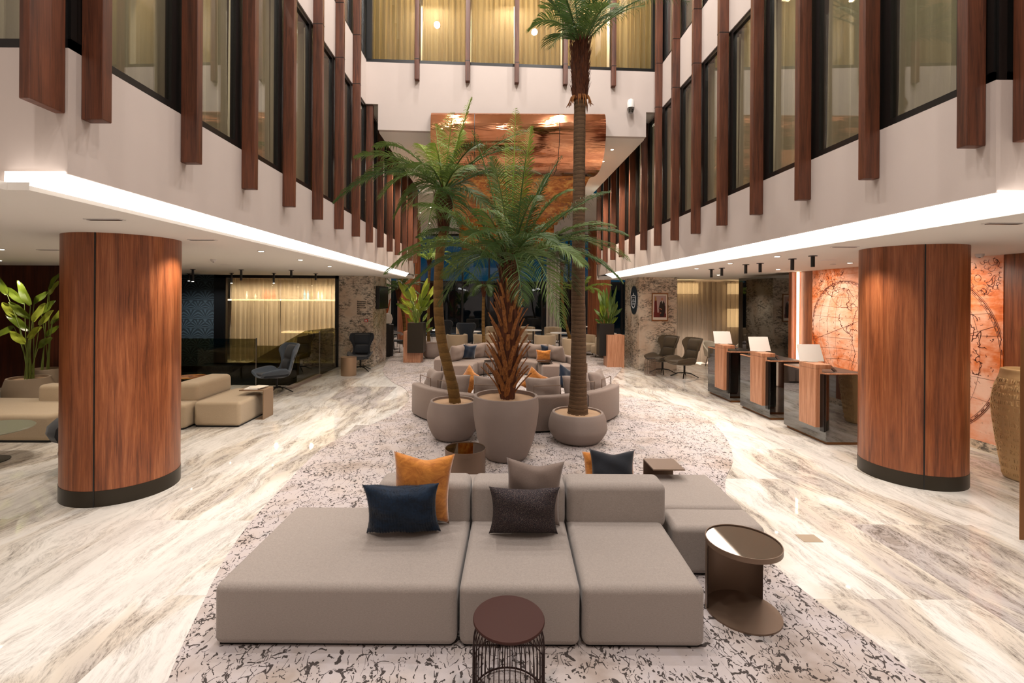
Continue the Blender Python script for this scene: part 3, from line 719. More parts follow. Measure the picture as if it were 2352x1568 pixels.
# round wire stool
t = thing('wire_stool', 'round wire stool with a red-brown metal seat in front of the middle seat', 'stool', (.098, 2.68, RZ))
MB().lathe([(0, .435), (.198, .435), (.2, .438), (.2, .446), (.197, .45), (0, .45)], 64).build('seat', M['seatred'], t, smooth=True)
m = MB()
for k in range(44):
    a = 2*math.pi*k/44; c, s_ = math.cos(a), math.sin(a)
    m2 = MB().tube([(r*c, r*s_, z) for r, z in ((.145, .432), (.166, .42), (.184, .39), (.196, .34), (.2, .28), (.2, .02))], .0028, 5)
    o = m2.build('wire', M['wirered'], t, smooth=True)
def ring(m, r, z, rad=.004, n=48, c=(0, 0)):
    pts = [(c[0]+r*math.cos(2*math.pi*k/n), c[1]+r*math.sin(2*math.pi*k/n), z) for k in range(n+1)]
    return m.tube(pts, rad, 6, cap=False)
ring(MB(), .2, .015, .005).build('base_ring', M['wirered'], t, smooth=True); ring(MB(), .2, .20, .003).build('middle_ring', M['wirered'], t, smooth=True)
# bronze C table
def ctable(name, label, x, y, r, h, a0, a1, z=RZ, mat='bronze', tray=.035):
    t = thing(name, label, 'side table', (x, y, z))
    MB().lathe([(0, 0), (r, 0), (r, .012), (0, .012)], 64).build('base', M[mat], t, smooth=True)
    pr = [(r-.008, .012), (r-.003, .012), (r-.003, h-tray), (r-.008, h-tray), (r-.008, .012)]
    MB().lathe(pr, 40, a0=a0, a1=a1).build('curved_side', M[mat], t, smooth=True)
    MB().lathe([(0, h-tray), (r, h-tray), (r, h), (r-.006, h), (r-.006, h-.012), (0, h-.012)], 64).build('tray', M[mat], t, smooth=True)
    MB().lathe([(0, h-.012), (r-.007, h-.012), (r-.007, h-.007), (0, h-.007)], 64).build('mirror_top', M['mirror'], t, smooth=True)
    return t
ctable('side_table', 'round bronze side table with mirrored tray top, beside the front right seat', 1.80, 3.43, .25, .51, math.radians(30), math.radians(176))
ctable('side_table', 'low round bronze drum table with mirrored top beside the big central planter', -.33, 5.86, .25, .40, math.radians(-180), math.radians(180), tray=.06)
# square C table astride the back right seat
t = thing('side_table', 'small square bronze C-shaped table over the far edge of the grey seat', 'side table', (0, 0, RZ))
MB().box(1.63, 1.95, 4.84, 5.17, .50, .512).build('top', M['bronze'], t)
MB().box(1.63, 1.95, 5.16, 5.172, 0, .5).build('side', M['bronze'], t); MB().box(1.63, 1.95, 5.09, 5.17, 0, .012).build('base', M['bronze'], t)
# rug
L = [G(*p) for p in ((385, 1568), (412, 1500), (450, 1420), (520, 1280), (585, 1190), (650, 1120), (712, 1055), (760, 1018), (830, 985), (890, 960), (922, 938), (940, 915), (930, 893), (905, 880), (890, 868), (880, 855), (884, 838), (900, 815))]
R_ = [G(*p) for p in ((1420, 800), (1424, 822), (1428, 845), (1415, 862), (1404, 880), (1420, 906), (1470, 915), (1530, 925), (1590, 945), (1640, 975), (1673, 1016), (1683, 1060), (1665, 1110), (1690, 1190), (1790, 1310), (1900, 1400), (2040, 1500), (2130, 1568))]
near = [Vector((2.8, 2.4, 0)), Vector((2.4, 1.6, 0)), Vector((1.2, .9, 0)), Vector((-.6, .9, 0)), Vector((-1.7, 1.5, 0)), Vector((-2.1, 2.2, 0))]
far = [Vector((-3.8, 19.5, 0)), Vector((-6.5, 20.5, 0)), Vector((-6.5, 27, 0)), Vector((9.0, 27, 0)), Vector((9.0, 20.5, 0)), Vector((4.4, 19.5, 0))]
loop = [(p.x, p.y) for p in L] + [(p.x, p.y) for p in far] + [(p.x, p.y) for p in R_] + [(p.x, p.y) for p in near]
lp = smooth_pts([(a, b) for a, b in loop] + [loop[0]], 4)[:-1]
o = MB().prism(lp, 0.001, RZ).build('rug', M['rug'])
_b = bmesh.new(); _b.from_mesh(o.data); bmesh.ops.triangulate(_b, faces=[f for f in _b.faces if len(f.verts) > 4], ngon_method='EAR_CLIP'); _b.to_mesh(o.data); _b.free(); tag(o, 'pale grey rug with curved edges and dark branching twig pattern', 'rug')
MB().box(3.18, 3.36, 4.36, 4.52, 0, .004)
g0 = G(1858, 1236); tag(MB().box(-.09, .09, -.07, .07, 0, .003).build('floor_outlet_cover', M['cementlight'], loc=g0), 'small square floor socket cover set in the marble at right', 'floor cover')
# ---------------------------------------------------------------- curved sofas
def arcblock(c, r0, r1, a0, a1, z0, z1, n=14, r=.05):
    """soft ring segment"""
    pf = []
    k = 4
    for (cx_, cz_, s0) in ((r1-r, z0+r*.3, -90), (r1-r, z1-r, 0), (r0+r, z1-r, 90), (r0+r, z0+r*.3, 180)):
        rz_ = r if s0 in (0, 90) else r*.3
        for i in range(k+1):
            a = math.radians(s0 + 90*i/k); pf.append((cx_ + r*math.cos(a), cz_ + rz_*math.sin(a)))
    m = MB(); P = len(pf); da = a1 - a0; e = min(.035, abs(da)*.08) * (1 if da > 0 else -1)
    st = [(0, .82, 0), (.25, .94, 0), (1, 1, 0)]
    rows = [(a0, .9), (a0 + e*.4, .97), (a0 + e, 1)] + [(a0 + e + (da-2*e)*i/n, 1) for i in range(1, n)] + [(a1 - e, 1), (a1 - e*.4, .97), (a1, .9)]
    rc, zc = (r0+r1)/2, (z0+z1)/2; vs = []
    for a, s_ in rows:
        for rr, zz in pf:
            q = rc + (rr-rc)*s_; z_ = zc + (zz-zc)*s_; vs.append((c[0] + q*math.cos(a), c[1] + q*math.sin(a), z_))
    fs = [(i*P+j, i*P+(j+1) % P, (i+1)*P+(j+1) % P, (i+1)*P+j) for i in range(len(rows)-1) for j in range(P)]
    fs += [tuple(range(P))[::-1], tuple(range((len(rows)-1)*P, len(rows)*P))]
    return m.add(vs, fs)
D = math.radians
def round_sofa(name, label, c, R, a0, a1, mods, cush, mat, backh=.60, seat=.40, cz=None, rimw=.20, depth=.98):
    t = thing(name, label, 'sofa', (0, 0, RZ))
    for i in range(mods):
        b0 = a0 + (a1-a0)*i/mods + .008; b1 = a0 + (a1-a0)*(i+1)/mods - .008
        arcblock(c, R-depth, R-rimw-.01, b0, b1, .03, seat, 10, .05).build('seat', mat, t, smooth=True)
        arcblock(c, R-rimw, R, b0, b1, .03, backh, 10, .04).build('backrest', mat, t, smooth=True)
    arcblock(c, R-depth+.05, R-.05, a0+.03, a1-.03, 0, .05, 20, .01).build('plinth', M['black'], t)
    return t
c1 = (.44, 10.05); R1 = 2.17
sofa1 = round_sofa('curved_sofa', 'curved grey sofa seen from behind, just beyond the planters', c1, R1, D(-90-68), D(-90+68), 4, 6, M['sofaround'], .60)
def bcushion(t, c, rr, ang, w_, h, th, mat, z, lean=12, name='back_cushion', seed=0, flip=1):
    o = pillow(name, 'x', (c[0]+rr*math.cos(ang), c[1]+rr*math.sin(ang), z), w_, h, th, mat, lean, math.degrees(ang)+90, 0, .05, seed, n=14, wr=.015)
    for k_ in ('label', 'category'): del o[k_]
    if t is not None: o.parent = t
    return o
for i, a in enumerate((-90-58, -90-38, -90-15, -90+14, -90+36, -90+57)):
    bcushion(sofa1, c1, R1-.34, D(a), .66, .50, .22, M['sofaround'], .385, 14, seed=i)
    m = MB(); m.tube([(-.24, 0, .0), (-.24, 0, .17), (.24, 0, .17), (.24, 0, .0)], .008, 6); 
    rr = R1 - .16; m.build('support_bracket', M['bronze'], sofa1, loc=(c1[0]+rr*math.cos(D(a)), c1[1]+rr*math.sin(D(a)), .58), rz=D(a)+D(90))
c2 = (.40, 13.1); R2 = 2.0
sofa2 = round_sofa('curved_sofa', 'farther curved grey sofa facing the camera behind the first one', c2, R2, D(-8), D(188), 5, 6, M['sofaround'], .58, depth=1.05)
for i, a in enumerate((28, 55, 78, 103, 125, 152)):
    bcushion(sofa2, c2, R2-.36, D(a), .74, .50, .24, M['sofaround'], .385, 14, seed=10+i)
def pl2(c, rr, a, *k, **kw):
    return pillow('pillow', k[0], (c[0]+rr*math.cos(D(a)), c[1]+rr*math.sin(D(a)), k[1]), k[2], k[3], .14, k[4], 14, a+90, 0, .1, 3, n=14)
g = at(1078, 810, 14.3); pillow('pillow', 'dark blue pillow on the left half of the far curved sofa', (g.x, 14.15, .415), .44, .44, .13, M['pillownavy'], -14, 25, 4, .1, 2, n=14)
g = at(1248, 810, 14.0); pillow('pillow', 'orange pillow on the right half of the far curved sofa', (g.x, 13.95, .415), .44, .34, .13, M['pillowyellow'], -16, -10, 0, .1, 4, n=14)
g = at(1254, 800, 14.2); pillow('pillow', 'dark blue pillow behind the orange one on the far curved sofa', (g.x+.04, 14.22, .415), .40, .46, .13, M['pillownavy'], -12, -12, 0, .1, 5, n=14)
pillow('pillow', 'orange pillow peeking over the nearer curved sofa at left', (c1[0]+1.42*math.cos(D(-128)), c1[1]+1.42*math.sin(D(-128)), .44), .42, .42, .13, M['pillowyellow'], 16, -38, 30, .1, 6, n=14)
pillow('pillow', 'orange pillow peeking over the nearer curved sofa near its middle', (c1[0]+1.38*math.cos(D(-76)), c1[1]+1.38*math.sin(D(-76)), .44), .42, .42, .13, M['pillowyellow'], 16, 14, 35, .1, 7, n=14)
pillow('pillow', 'dark pillow peeking over the nearer curved sofa at right', (c1[0]+1.42*math.cos(D(-48)), c1[1]+1.42*math.sin(D(-48)), .44), .46, .46, .13, M['pillownavy'], 16, 42, 25, .1, 8, n=14)
# wire arch tables and the brown box table inside the sofa ring
def wire_table(label, x, y, r=.23, h=.46, n=26, top='black', z=RZ, wire='blackmetal', name='wire_table'):
    t = thing(name, label, 'side table', (x, y, z))
    MB().lathe([(0, h-.012), (r*.92, h-.012), (r*.92, h), (0, h)], 32).build('top', M[top], t, smooth=True)
    for k in range(n):
        a = 2*math.pi*k/n; c_, s_ = math.cos(a), math.sin(a)
        MB().tube([(q*c_, q*s_, zz) for q, zz in ((r*.75, h-.015), (r*.93, h-.05), (r, h-.12), (r, .01))], .004, 4).build('wire', M[wire], t)
    ring(MB(), r, .012, .006, 28).build('base_ring', M[wire], t)
g = G(1133, 868); wire_table('black wire table before the far curved sofa, left of the stubbly palm trunk', g.x-.05, g.y+.1)
g = G(1252, 870); wire_table('black wire table before the far curved sofa, right of the stubbly palm trunk', g.x, g.y+.1)
g = G(1328, 872)
t = thing('side_table', 'dark brown box-shaped side table at the right end of the far curved sofa', 'side table', (g.x, g.y-.1, RZ)); MB().box(-.2, .2, -.17, .17, .46, .475).build('top', M['bronze'], t); MB().box(-.2, -.185, -.17, .17, 0, .46).box(.185, .2, -.17, .17, 0, .46).box(-.2, .2, .155, .17, 0, .46).build('sides', M['bronze'], t); MB().box(-.185, .185, -.17, -.155, 0, .46).build('front_panel', M['bronze'], t)
# ---------------------------------------------------------------- palms and planters
def frond(C, T, arch, mat, parent, n=46, lw=.017, ll=.30, droop=.5, seed=0, org=None, bare=.16, name='frond', spread=1.0, side=None):
    """pinnate frond from crown C to tip T (world), arched upward by arch; leaflets in one mesh with the midrib"""
    rnd = random.Random(seed); C = Vector(C); T = Vector(T); d = T - C; L = d.length
    ctl = C + d*.5 + Vector((0, 0, arch))
    if side: ctl += Vector(side)
    def B(t): return C*(1-t)**2 + ctl*2*t*(1-t) + T*t*t
    def Tn(t): return ((ctl-C)*2*(1-t) + (T-ctl)*2*t).normalized()
    o = Vector(org or (0, 0, 0)); m = MB()
    m.tube([B(i/12)-o for i in range(13)], [.014*(1-i/12)**.7 + .002 for i in range(13)], 5, cap=False)
    up0 = Vector((0, 0, 1)); vs = []; fs = []
    for i in range(n):
        t = bare + (1-bare) * ((i+.5)/n); p = B(t)-o; tn = Tn(t); sd = tn.cross(up0)
        if sd.length < .15: sd = tn.cross(Vector((0, 1, 0)))
        sd.normalize(); up = sd.cross(tn).normalized()
        prof = math.sin(math.pi*min(1, (t-bare)/(1-bare)*.86+.14))**.55
        for s_ in (-1, 1):
            l = ll*prof*rnd.uniform(.85, 1.12)
            fwd = .38 + .85*((t-bare)/(1-bare))**1.5 + rnd.uniform(-.1, .1)
            di = (sd*s_*spread + tn*fwd + up*rnd.uniform(.15, .45)).normalized()
            wd = tn.cross(di).cross(di).normalized() if False else tn
            wdir = (tn - di*tn.dot(di)).normalized() if (tn - di*tn.dot(di)).length > .05 else up
            wdir = (wdir*.6 + up*.7*s_*rnd.uniform(.3, 1.3)).normalized()
            g_ = Vector((0, 0, -1)); w2 = lw*.5*rnd.uniform(.85, 1.15)
            p1 = p + di*l*.45 + g_*l*.08*droop; p2 = p + di*l*.78 + g_*l*.28*droop; p3 = p + di*l*.97 + g_*l*.58*droop
            k = len(vs)
            vs += [p-wdir*w2*.5, p+wdir*w2*.5, p1+wdir*w2, p1-wdir*w2, p2+wdir*w2*.7, p2-wdir*w2*.7, p3]
            fs += [(k, k+1, k+2, k+3), (k+3, k+2, k+4, k+5), (k+5, k+4, k+6)]
    m.add(vs, fs); ob = m.build(name, mat, parent); return ob
def planter(name, label, x, y, prof, rin, zs, mat='cement', z=RZ):
    t = thing(name, label, 'planter', (x, y, z))
    sp = smooth_pts(prof, 5); h = prof[-1][1]; rt = prof[-1][0]
    MB().lathe(sp + [(rt-.012, h+.006), (rin, h+.002), (rin, zs-.02)], 56).build('bowl', M[mat], t, smooth=True)
    # gravel bed, slightly mounded and rough
    rnd = random.Random(3); m = MB(); rings_ = 7; n = 40; vs = [(0, 0, zs+.012)]
    for i in range(1, rings_+1):
        for k in range(n): a = 2*math.pi*k/n; r = rin*i/rings_; vs.append((r*math.cos(a), r*math.sin(a), zs + rnd.uniform(-.006, .01)*(i < rings_)))
    fs = [(0, 1+k, 1+(k+1) % n) for k in range(n)] + [(1+(i-1)*n+k, 1+(i-1)*n+(k+1) % n, 1+i*n+(k+1) % n, 1+i*n+k) for i in range(1, rings_) for k in range(n)]
    m.add(vs, fs).build('gravel', M['gravel'], t, smooth=True)['kind'] = 'stuff'
    return t
planter('planter', 'round bulb-shaped grey concrete planter, left of the three', -.63, 7.62, [(.22, 0), (.30, .04), (.385, .2), (.412, .36), (.39, .5), (.355, .60)], .325, .565)
planter('planter', 'tall grey concrete planter in the middle, largest of the three', .185, 6.72, [(.24, 0), (.31, .05), (.40, .30), (.452, .60), (.458, .75), (.447, .87)], .41, .82)
planter('planter', 'squat round grey concrete planter, right of the three', 1.335, 7.52, [(.28, 0), (.36, .04), (.445, .17), (.455, .26), (.43, .38), (.395, .455)], .36, .43)
# the two outer planters have no separate round mats
def trunk(t, pts, rad, mat, name='trunk', seg=4):
    pp = smooth_pts([tuple(p) + (r,) for p, r in zip(pts, rad)], seg); rr = []
    rnd = random.Random(5)
    for i, q in enumerate(pp): rr.append(q[3]*(1+.025*math.sin(i*2.1)+rnd.uniform(-.01, .01)))
    return MB().tube([q[:3] for q in pp], rr, 20).build(name, mat, t, smooth=True)
def spikes(t, base, z0, z1, r0, r1, n, mat, name='crownshaft', L=.22, seed=1, w=.03):
    rnd = random.Random(seed); m = MB()
    m.lathe([(r0*.85, z0), ((r0+r1)*.5*1.02, (z0+z1)/2), (r1*.8, z1), (.02, z1+.02)], 20)
    for k in range(n):
        a = rnd.uniform(0, 6.283); f = rnd.random()**.9; z = z0 + (z1-z0)*f; r = r0 + (r1-r0)*f
        c_, s_ = math.cos(a), math.sin(a); l = L*rnd.uniform(.6, 1.2); o_ = rnd.uniform(.12, .32)
        p = Vector((r*c_*.93, r*s_*.93, z)); q = p + Vector((c_*l*o_*.5, s_*l*o_*.5, l*.55)); e = p + Vector((c_*l*o_*1.2, s_*l*o_*1.2, l))
        tg = Vector((-s_, c_, 0))*w*.5*rnd.uniform(.6, 1.2); out = Vector((c_, s_, 0))*.006
        m.add([p-tg, p+tg, q+tg*.8, q-tg*.8, e, p+out, q+out], [(0, 5, 6, 3), (5, 1, 2, 6), (3, 6, 4), (6, 2, 4)])
    return m.build(name, mat, t)
def rel(p, y): return p
# -- left slim palm
Y = 7.62; root = (-.60, Y, .58)
t = thing('palm_tree', 'slim leaning palm in the left planter, drooping crown spreading left', 'palm', root); O = Vector(root)
px = [(1046, 930), (1040, 890), (1028, 840), (1014, 780), (1007, 710), (1007, 640), (1011, 575), (1018, 535)]
trunk(t, [at(a, b, Y)-O for a, b in px], [.095, .088, .082, .08, .078, .075, .072, .075], M['barkslim'])
cb = at(1019, 538, Y); ct = at(1018, 448, Y); sp = spikes(t, 0, 0, ct.z-cb.z, .075, .16, 240, M['fibre'], L=.16, seed=2, w=.028); sp.location = cb-O
MB().tube([cb-O-Vector((0, 0, .0)), ct-O, ct-O+Vector((0, 0, .25))], [.07, .10, .03], 12).build('crown_heart', M['petiole'], t)
C0 = at(1019, 440, Y)
FR = [((767, 465), .9, .62, -.3, 0), ((872, 455), .5, .50, -.7, 0), ((862, 338), .2, .42, .5, 0), ((1083, 224), -.1, .0, .25, 1), ((1040, 258), 0, .0, -.2, 1), ((1000, 285), 0, 0, .3, 1), ((1195, 345), .2, .32, .2, 0),
      ((1180, 430), .6, .42, .7, 0), ((935, 482), .3, .3, -.5, 0), ((1150, 520), .3, .35, -.8, 0), ((900, 400), .2, .35, .9, 0), ((960, 330), 0, .15, .9, 1), ((1100, 330), 0, .2, -.5, 0), ((1075, 385), 0, .2, -1.1, 0),
      ((980, 540), 0, .4, -1.0, 0), ((1240, 400), 0, .3, .9, 0), ((1060, 300), 0, .1, .6, 1), ((830, 420), 0, .6, .1, 0), ((1100, 470), 0, .35, 1.0, 0), ((945, 400), 0, .4, -1.0, 0), ((905, 500), 0, .5, -.2, 0), ((1130, 400), 0, .3, .5, 0), ((815, 360), 0, .35, -.2, 0), ((1000, 330), 0, .1, -.7, 1), ((1050, 520), 0, .3, -1.1, 0), ((1210, 300), 0, .2, -.4, 0)]
for i, (tp, _, arch, dy, fr_) in enumerate(FR):
    T = at(tp[0], tp[1], Y+dy)
    frond(C0, T, arch*1.2+.05, M['palmfresh' if fr_ else ('palm' if i % 3 else 'palmdark')], t, 48, .0125, .33, .8, seed=i, org=O, spread=.8)
# -- right tall palm
Y = 7.52; root = (1.325, Y, .43)
t = thing('palm_tree', 'tall straight palm in the right planter, crown reaching the top of the photo', 'palm', root); O = Vector(root)
px = [(1327, 952), (1328, 905), (1329, 800), (1328, 680), (1329, 560), (1330, 430), (1331, 320), (1332, 232)]
trunk(t, [at(a, b, Y)-O for a, b in px], [.165, .135, .118, .108, .10, .095, .092, .09], M['bark'], seg=8)
cb = at(1332, 232, Y); ct = at(1333, 100, Y); sp = spikes(t, 0, 0, ct.z-cb.z, .11, .15, 420, M['fibre'], L=.18, seed=4, w=.026); sp.location = cb-O
m = MB(); rnd = random.Random(9)
for k in range(26):
    a = rnd.uniform(0, 6.28); c_, s_ = math.cos(a), math.sin(a); p = Vector((.09*c_, .09*s_, .03))
    m.tube([p, p+Vector((c_*.05, s_*.05, .02)), p+Vector((c_*.08, s_*.08, -.06)), p+Vector((c_*.09*rnd.uniform(.8, 1.4), s_*.09, -.12*rnd.uniform(.7, 1.5)))], [.014, .012, .008, .003], 5)
m.build('loose_fibre', M['boot'], t, loc=cb-O)
C0 = at(1334, 112, Y)
FR = [((1222, 62), .45, -.2), ((1235, -20), .2, .4), ((1300, -150), .1, .1), ((1345, -170), .05, -.3), ((1270, -90), .1, -.5), ((1400, -110), .1, .3), ((1480, 12), .25, -.2), ((1580, 5), .7, .3), ((1385, -160), 0, -.8), ((1310, -60), .1, 1.0), ((1450, -60), .2, .9), ((1420, -60), .1, -.9), ((1180, -120), .3, .6), ((1500, -140), .3, -.4), ((1290, -20), .1, -1.0), ((1250, 20), .35, .7), ((1430, 30), .3, .8), ((1265, 110), .4, -.6), ((1400, 10), .2, -.9)]
for i, (tp, arch, dy) in enumerate(FR):
    T = at(tp[0], tp[1], Y+dy); frond(C0, T, arch+.05, M['palmdark' if i % 3 else 'palm'], t, 50, .0135, .37, .6, seed=40+i, org=O, spread=.8)
# -- middle palm with boots
Y = 6.72; root = (.19, Y, .83)
t = thing('palm_tree', 'bushy palm in the tall middle planter, trunk covered in cut leaf stubs', 'palm', root); O = Vector(root)
px = [(1166, 915), (1166, 880), (1167, 800), (1169, 720), (1172, 650), (1175, 590)]
trunk(t, [at(a, b, Y)-O for a, b in px], [.10, .12, .15, .145, .12, .10], M['fibre'])
rnd = random.Random(12)
for k in range(84):
    f = (k+.5)/84; ang = k*2.39996; zb = .0 + 1.42*f**1.0; rb = .09 + .045*math.sin(math.pi*min(1, f*1.15)); c_, s_ = math.cos(ang), math.sin(ang)
    L_ = (.32 + .12*rnd.random()) * (1.0 if f < .8 else .85); o1 = (.72 - .42*f)*rnd.uniform(.75, 1.15); 
    p = Vector((rb*c_*.8, rb*s_*.8, zb)); cx = .03*f
    pts = [p + Vector((cx, 0, 0))]
    for q in range(1, 6): u = q/5; pts.append(Vector((cx, 0, 0)) + p + Vector((c_*(L_*o1*u**1.4), s_*(L_*o1*u**1.4), L_*u*.95)))
    w_ = .042*(1-.3*f); m = MB(); vs = []
    for q, pt in enumerate(pts):
        ww = w_*(1.25, 1.0, .85, .75, .7, .62)[q]; tg = Vector((-s_, c_, 0))*ww; out = Vector((c_, s_, -.15))*ww*.45
        vs += [pt-tg, pt-tg*.5+out, pt+tg*.5+out, pt+tg, pt+Vector((0, 0, 0))-out*.2]
    fs = [(a_*5+b_, a_*5+(b_+1) % 5, (a_+1)*5+(b_+1) % 5, (a_+1)*5+b_) for a_ in range(5) for b_ in range(5)] + [(25, 26, 27, 28, 29)]
    m.add(vs, fs).build('leaf_stub', M['boot'], t, smooth=True)
C0 = at(1175, 625, Y)
sp = spikes(t, 0, 0, .62, .10, .13, 150, M['fibre'], L=.34, seed=44, w=.03); sp.location = (.02, 0, 1.28)
FR = [((1185, 248), .0, .1, 1), ((1160, 330), 0, .4, 1), ((1210, 345), 0, -.3, 0), ((885, 628), .65, .3, 0), ((935, 665), .55, -.5, 0), ((1085, 300), .25, .3, 0), ((1255, 400), .25, .5, 0), ((1310, 438), .35, .1, 0),
      ((1400, 440), .25, -.4, 0), ((1445, 600), .65, .4, 0), ((1430, 648), .65, -.3, 0), ((1292, 752), .85, -1.25, 0), ((1082, 645), .65, -1.1, 0), ((1380, 570), .45, .9, 0), ((960, 545), .45, .9, 0), ((1000, 500), .35, 1.1, 0),
      ((1255, 520), .35, 1.3, 0), ((1100, 480), .25, -1.2, 0), ((1270, 560), .35, -1.4, 0), ((1020, 640), .5, .9, 0), ((1230, 450), .2, -.9, 0), ((1130, 420), .1, .9, 0), ((1330, 680), .6, .7, 0), ((1410, 520), .4, .2, 0), ((1060, 560), .5, -1.5, 0), ((950, 470), .4, -.2, 0), ((1200, 700), .5, -1.3, 0), ((1345, 480), .3, .5, 0), ((1000, 430), .3, .2, 0), ((920, 580), .5, -.6, 0), ((1440, 540), .45, .0, 0), ((1130, 360), .15, -.5, 0), ((1290, 360), .2, -.2, 0), ((1340, 610), .5, -1.0, 0), ((1010, 700), .55, -.4, 0), ((1220, 290), .05, .3, 1)]
for i, (tp, arch, dy, fr_) in enumerate(FR):
    T = at(tp[0], tp[1], Y+dy); frond(C0+Vector((rnd.uniform(-.05, .05), rnd.uniform(-.05, .05), rnd.uniform(-.08, .12))), T, arch+.12, M['palmfresh' if fr_ else ('palm' if i % 2 else 'palmdark')], t, 56, .0125, .34, .8, seed=80+i, org=O, spread=.8)
# ---------------------------------------------------------------- left lobby
smod('modular_sofa', 'beige chaise block beside the book table, right of the left wood column', -5.12, -4.33, 8.19, 9.5, .43, M['sofabeige'], None, .06, 0)
smod('modular_sofa', 'beige sofa with a thick arm, partly hidden right behind the left wood column', -6.64, -5.15, 8.0, 9.5, .42, M['sofabeige'], (-5.6, -5.16, 8.35, 9.5), .06, 0, zb=.72, rb=.09)
smod('modular_sofa', 'long beige seat at the left edge of the photo, before the potted plants', -9.6, -6.7, 7.27, 8.5, .43, M['sofabeige'], (-7.83, -6.72, 8.22, 8.5), .07, 0, zb=.70, rb=.07)
t = thing('side_table', 'beige metal C-shaped table over the chaise, two magazines on it', 'side table', (0, 0, 0))
MB().box(-4.62, -4.17, 8.72, 9.10, .52, .535).build('top', M['bronzelight'], t); MB().box(-4.185, -4.17, 8.72, 9.10, 0, .52).build('side', M['bronzelight'], t); MB().box(-4.62, -4.17, 9.085, 9.10, 0, .03).box(-4.32, -4.185, 8.72, 9.10, 0, .012).build('base', M['bronzelight'], t)
def book(label, x, y, z, w_, d_, h, mat, rz=0):
    t = thing('magazine', label, 'magazine', (x, y, z), rz)
    MB().box(-w_/2, w_/2, -d_/2, d_/2, 0, .003).box(-w_/2, w_/2, -d_/2, d_/2, h-.003, h).build('cover', mat, t); MB().box(-w_/2+.003, w_/2-.003, -d_/2+.003, d_/2-.003, .003, h-.003).build('pages', M['cream'], t)
book('lower white magazine on the beige C-shaped table', -4.44, 8.9, .535, .24, .31, .018, M['white'], .1); book('upper white magazine on the beige C-shaped table', -4.36, 8.93, .553, .21, .28, .012, M['cream'], -.15)
t = thing('round_table', 'low round marble-topped coffee table behind the beige sofa', 'coffee table', (G(477, 893).x*.995, 10.9, 0))
MB().lathe([(0, .40), (.29, .40), (.30, .42), (0, .42)], 40).build('table_top', M['goldmottle'], t, smooth=True)
for k in range(3):
    a = D(90+120*k); MB().tube([(.24*math.cos(a), .24*math.sin(a), .40), (.25*math.cos(a), .25*math.sin(a), 0)], .012, 8).build('leg', M['brass'], t)
t = thing('round_table', 'grey round pedestal table cut off by the left edge of the photo', 'side table', (-6.83, 6.45, 0))
MB().lathe([(0, .42), (.49, .42), (.50, .43), (.49, .44), (0, .44)], 48).build('table_top', M['disc'], t, smooth=True); MB().lathe([(.022, 0), (.022, .42)], 12).build('pole', M['black'], t); MB().lathe([(0, 0), (.25, 0), (.25, .01), (0, .014)], 40).build('base', M['black'], t, smooth=True)
t = thing('armchair', 'black tub armchair mostly hidden behind the left wood column', 'armchair', (-5.33, 6.42, 0))
MB().lathe([(.27, .02), (.34, .06), (.37, .2), (.345, .33), (.30, .34), (0, .36)], 36).build('seat', M['chairdark'], t, smooth=True)
m = MB(); m.tube([(.34*math.cos(D(a)), .34*math.sin(D(a)), .5) for a in range(-20, 261, 20)], .15, 10); m.build('backrest', M['chairdark'], t, smooth=True)
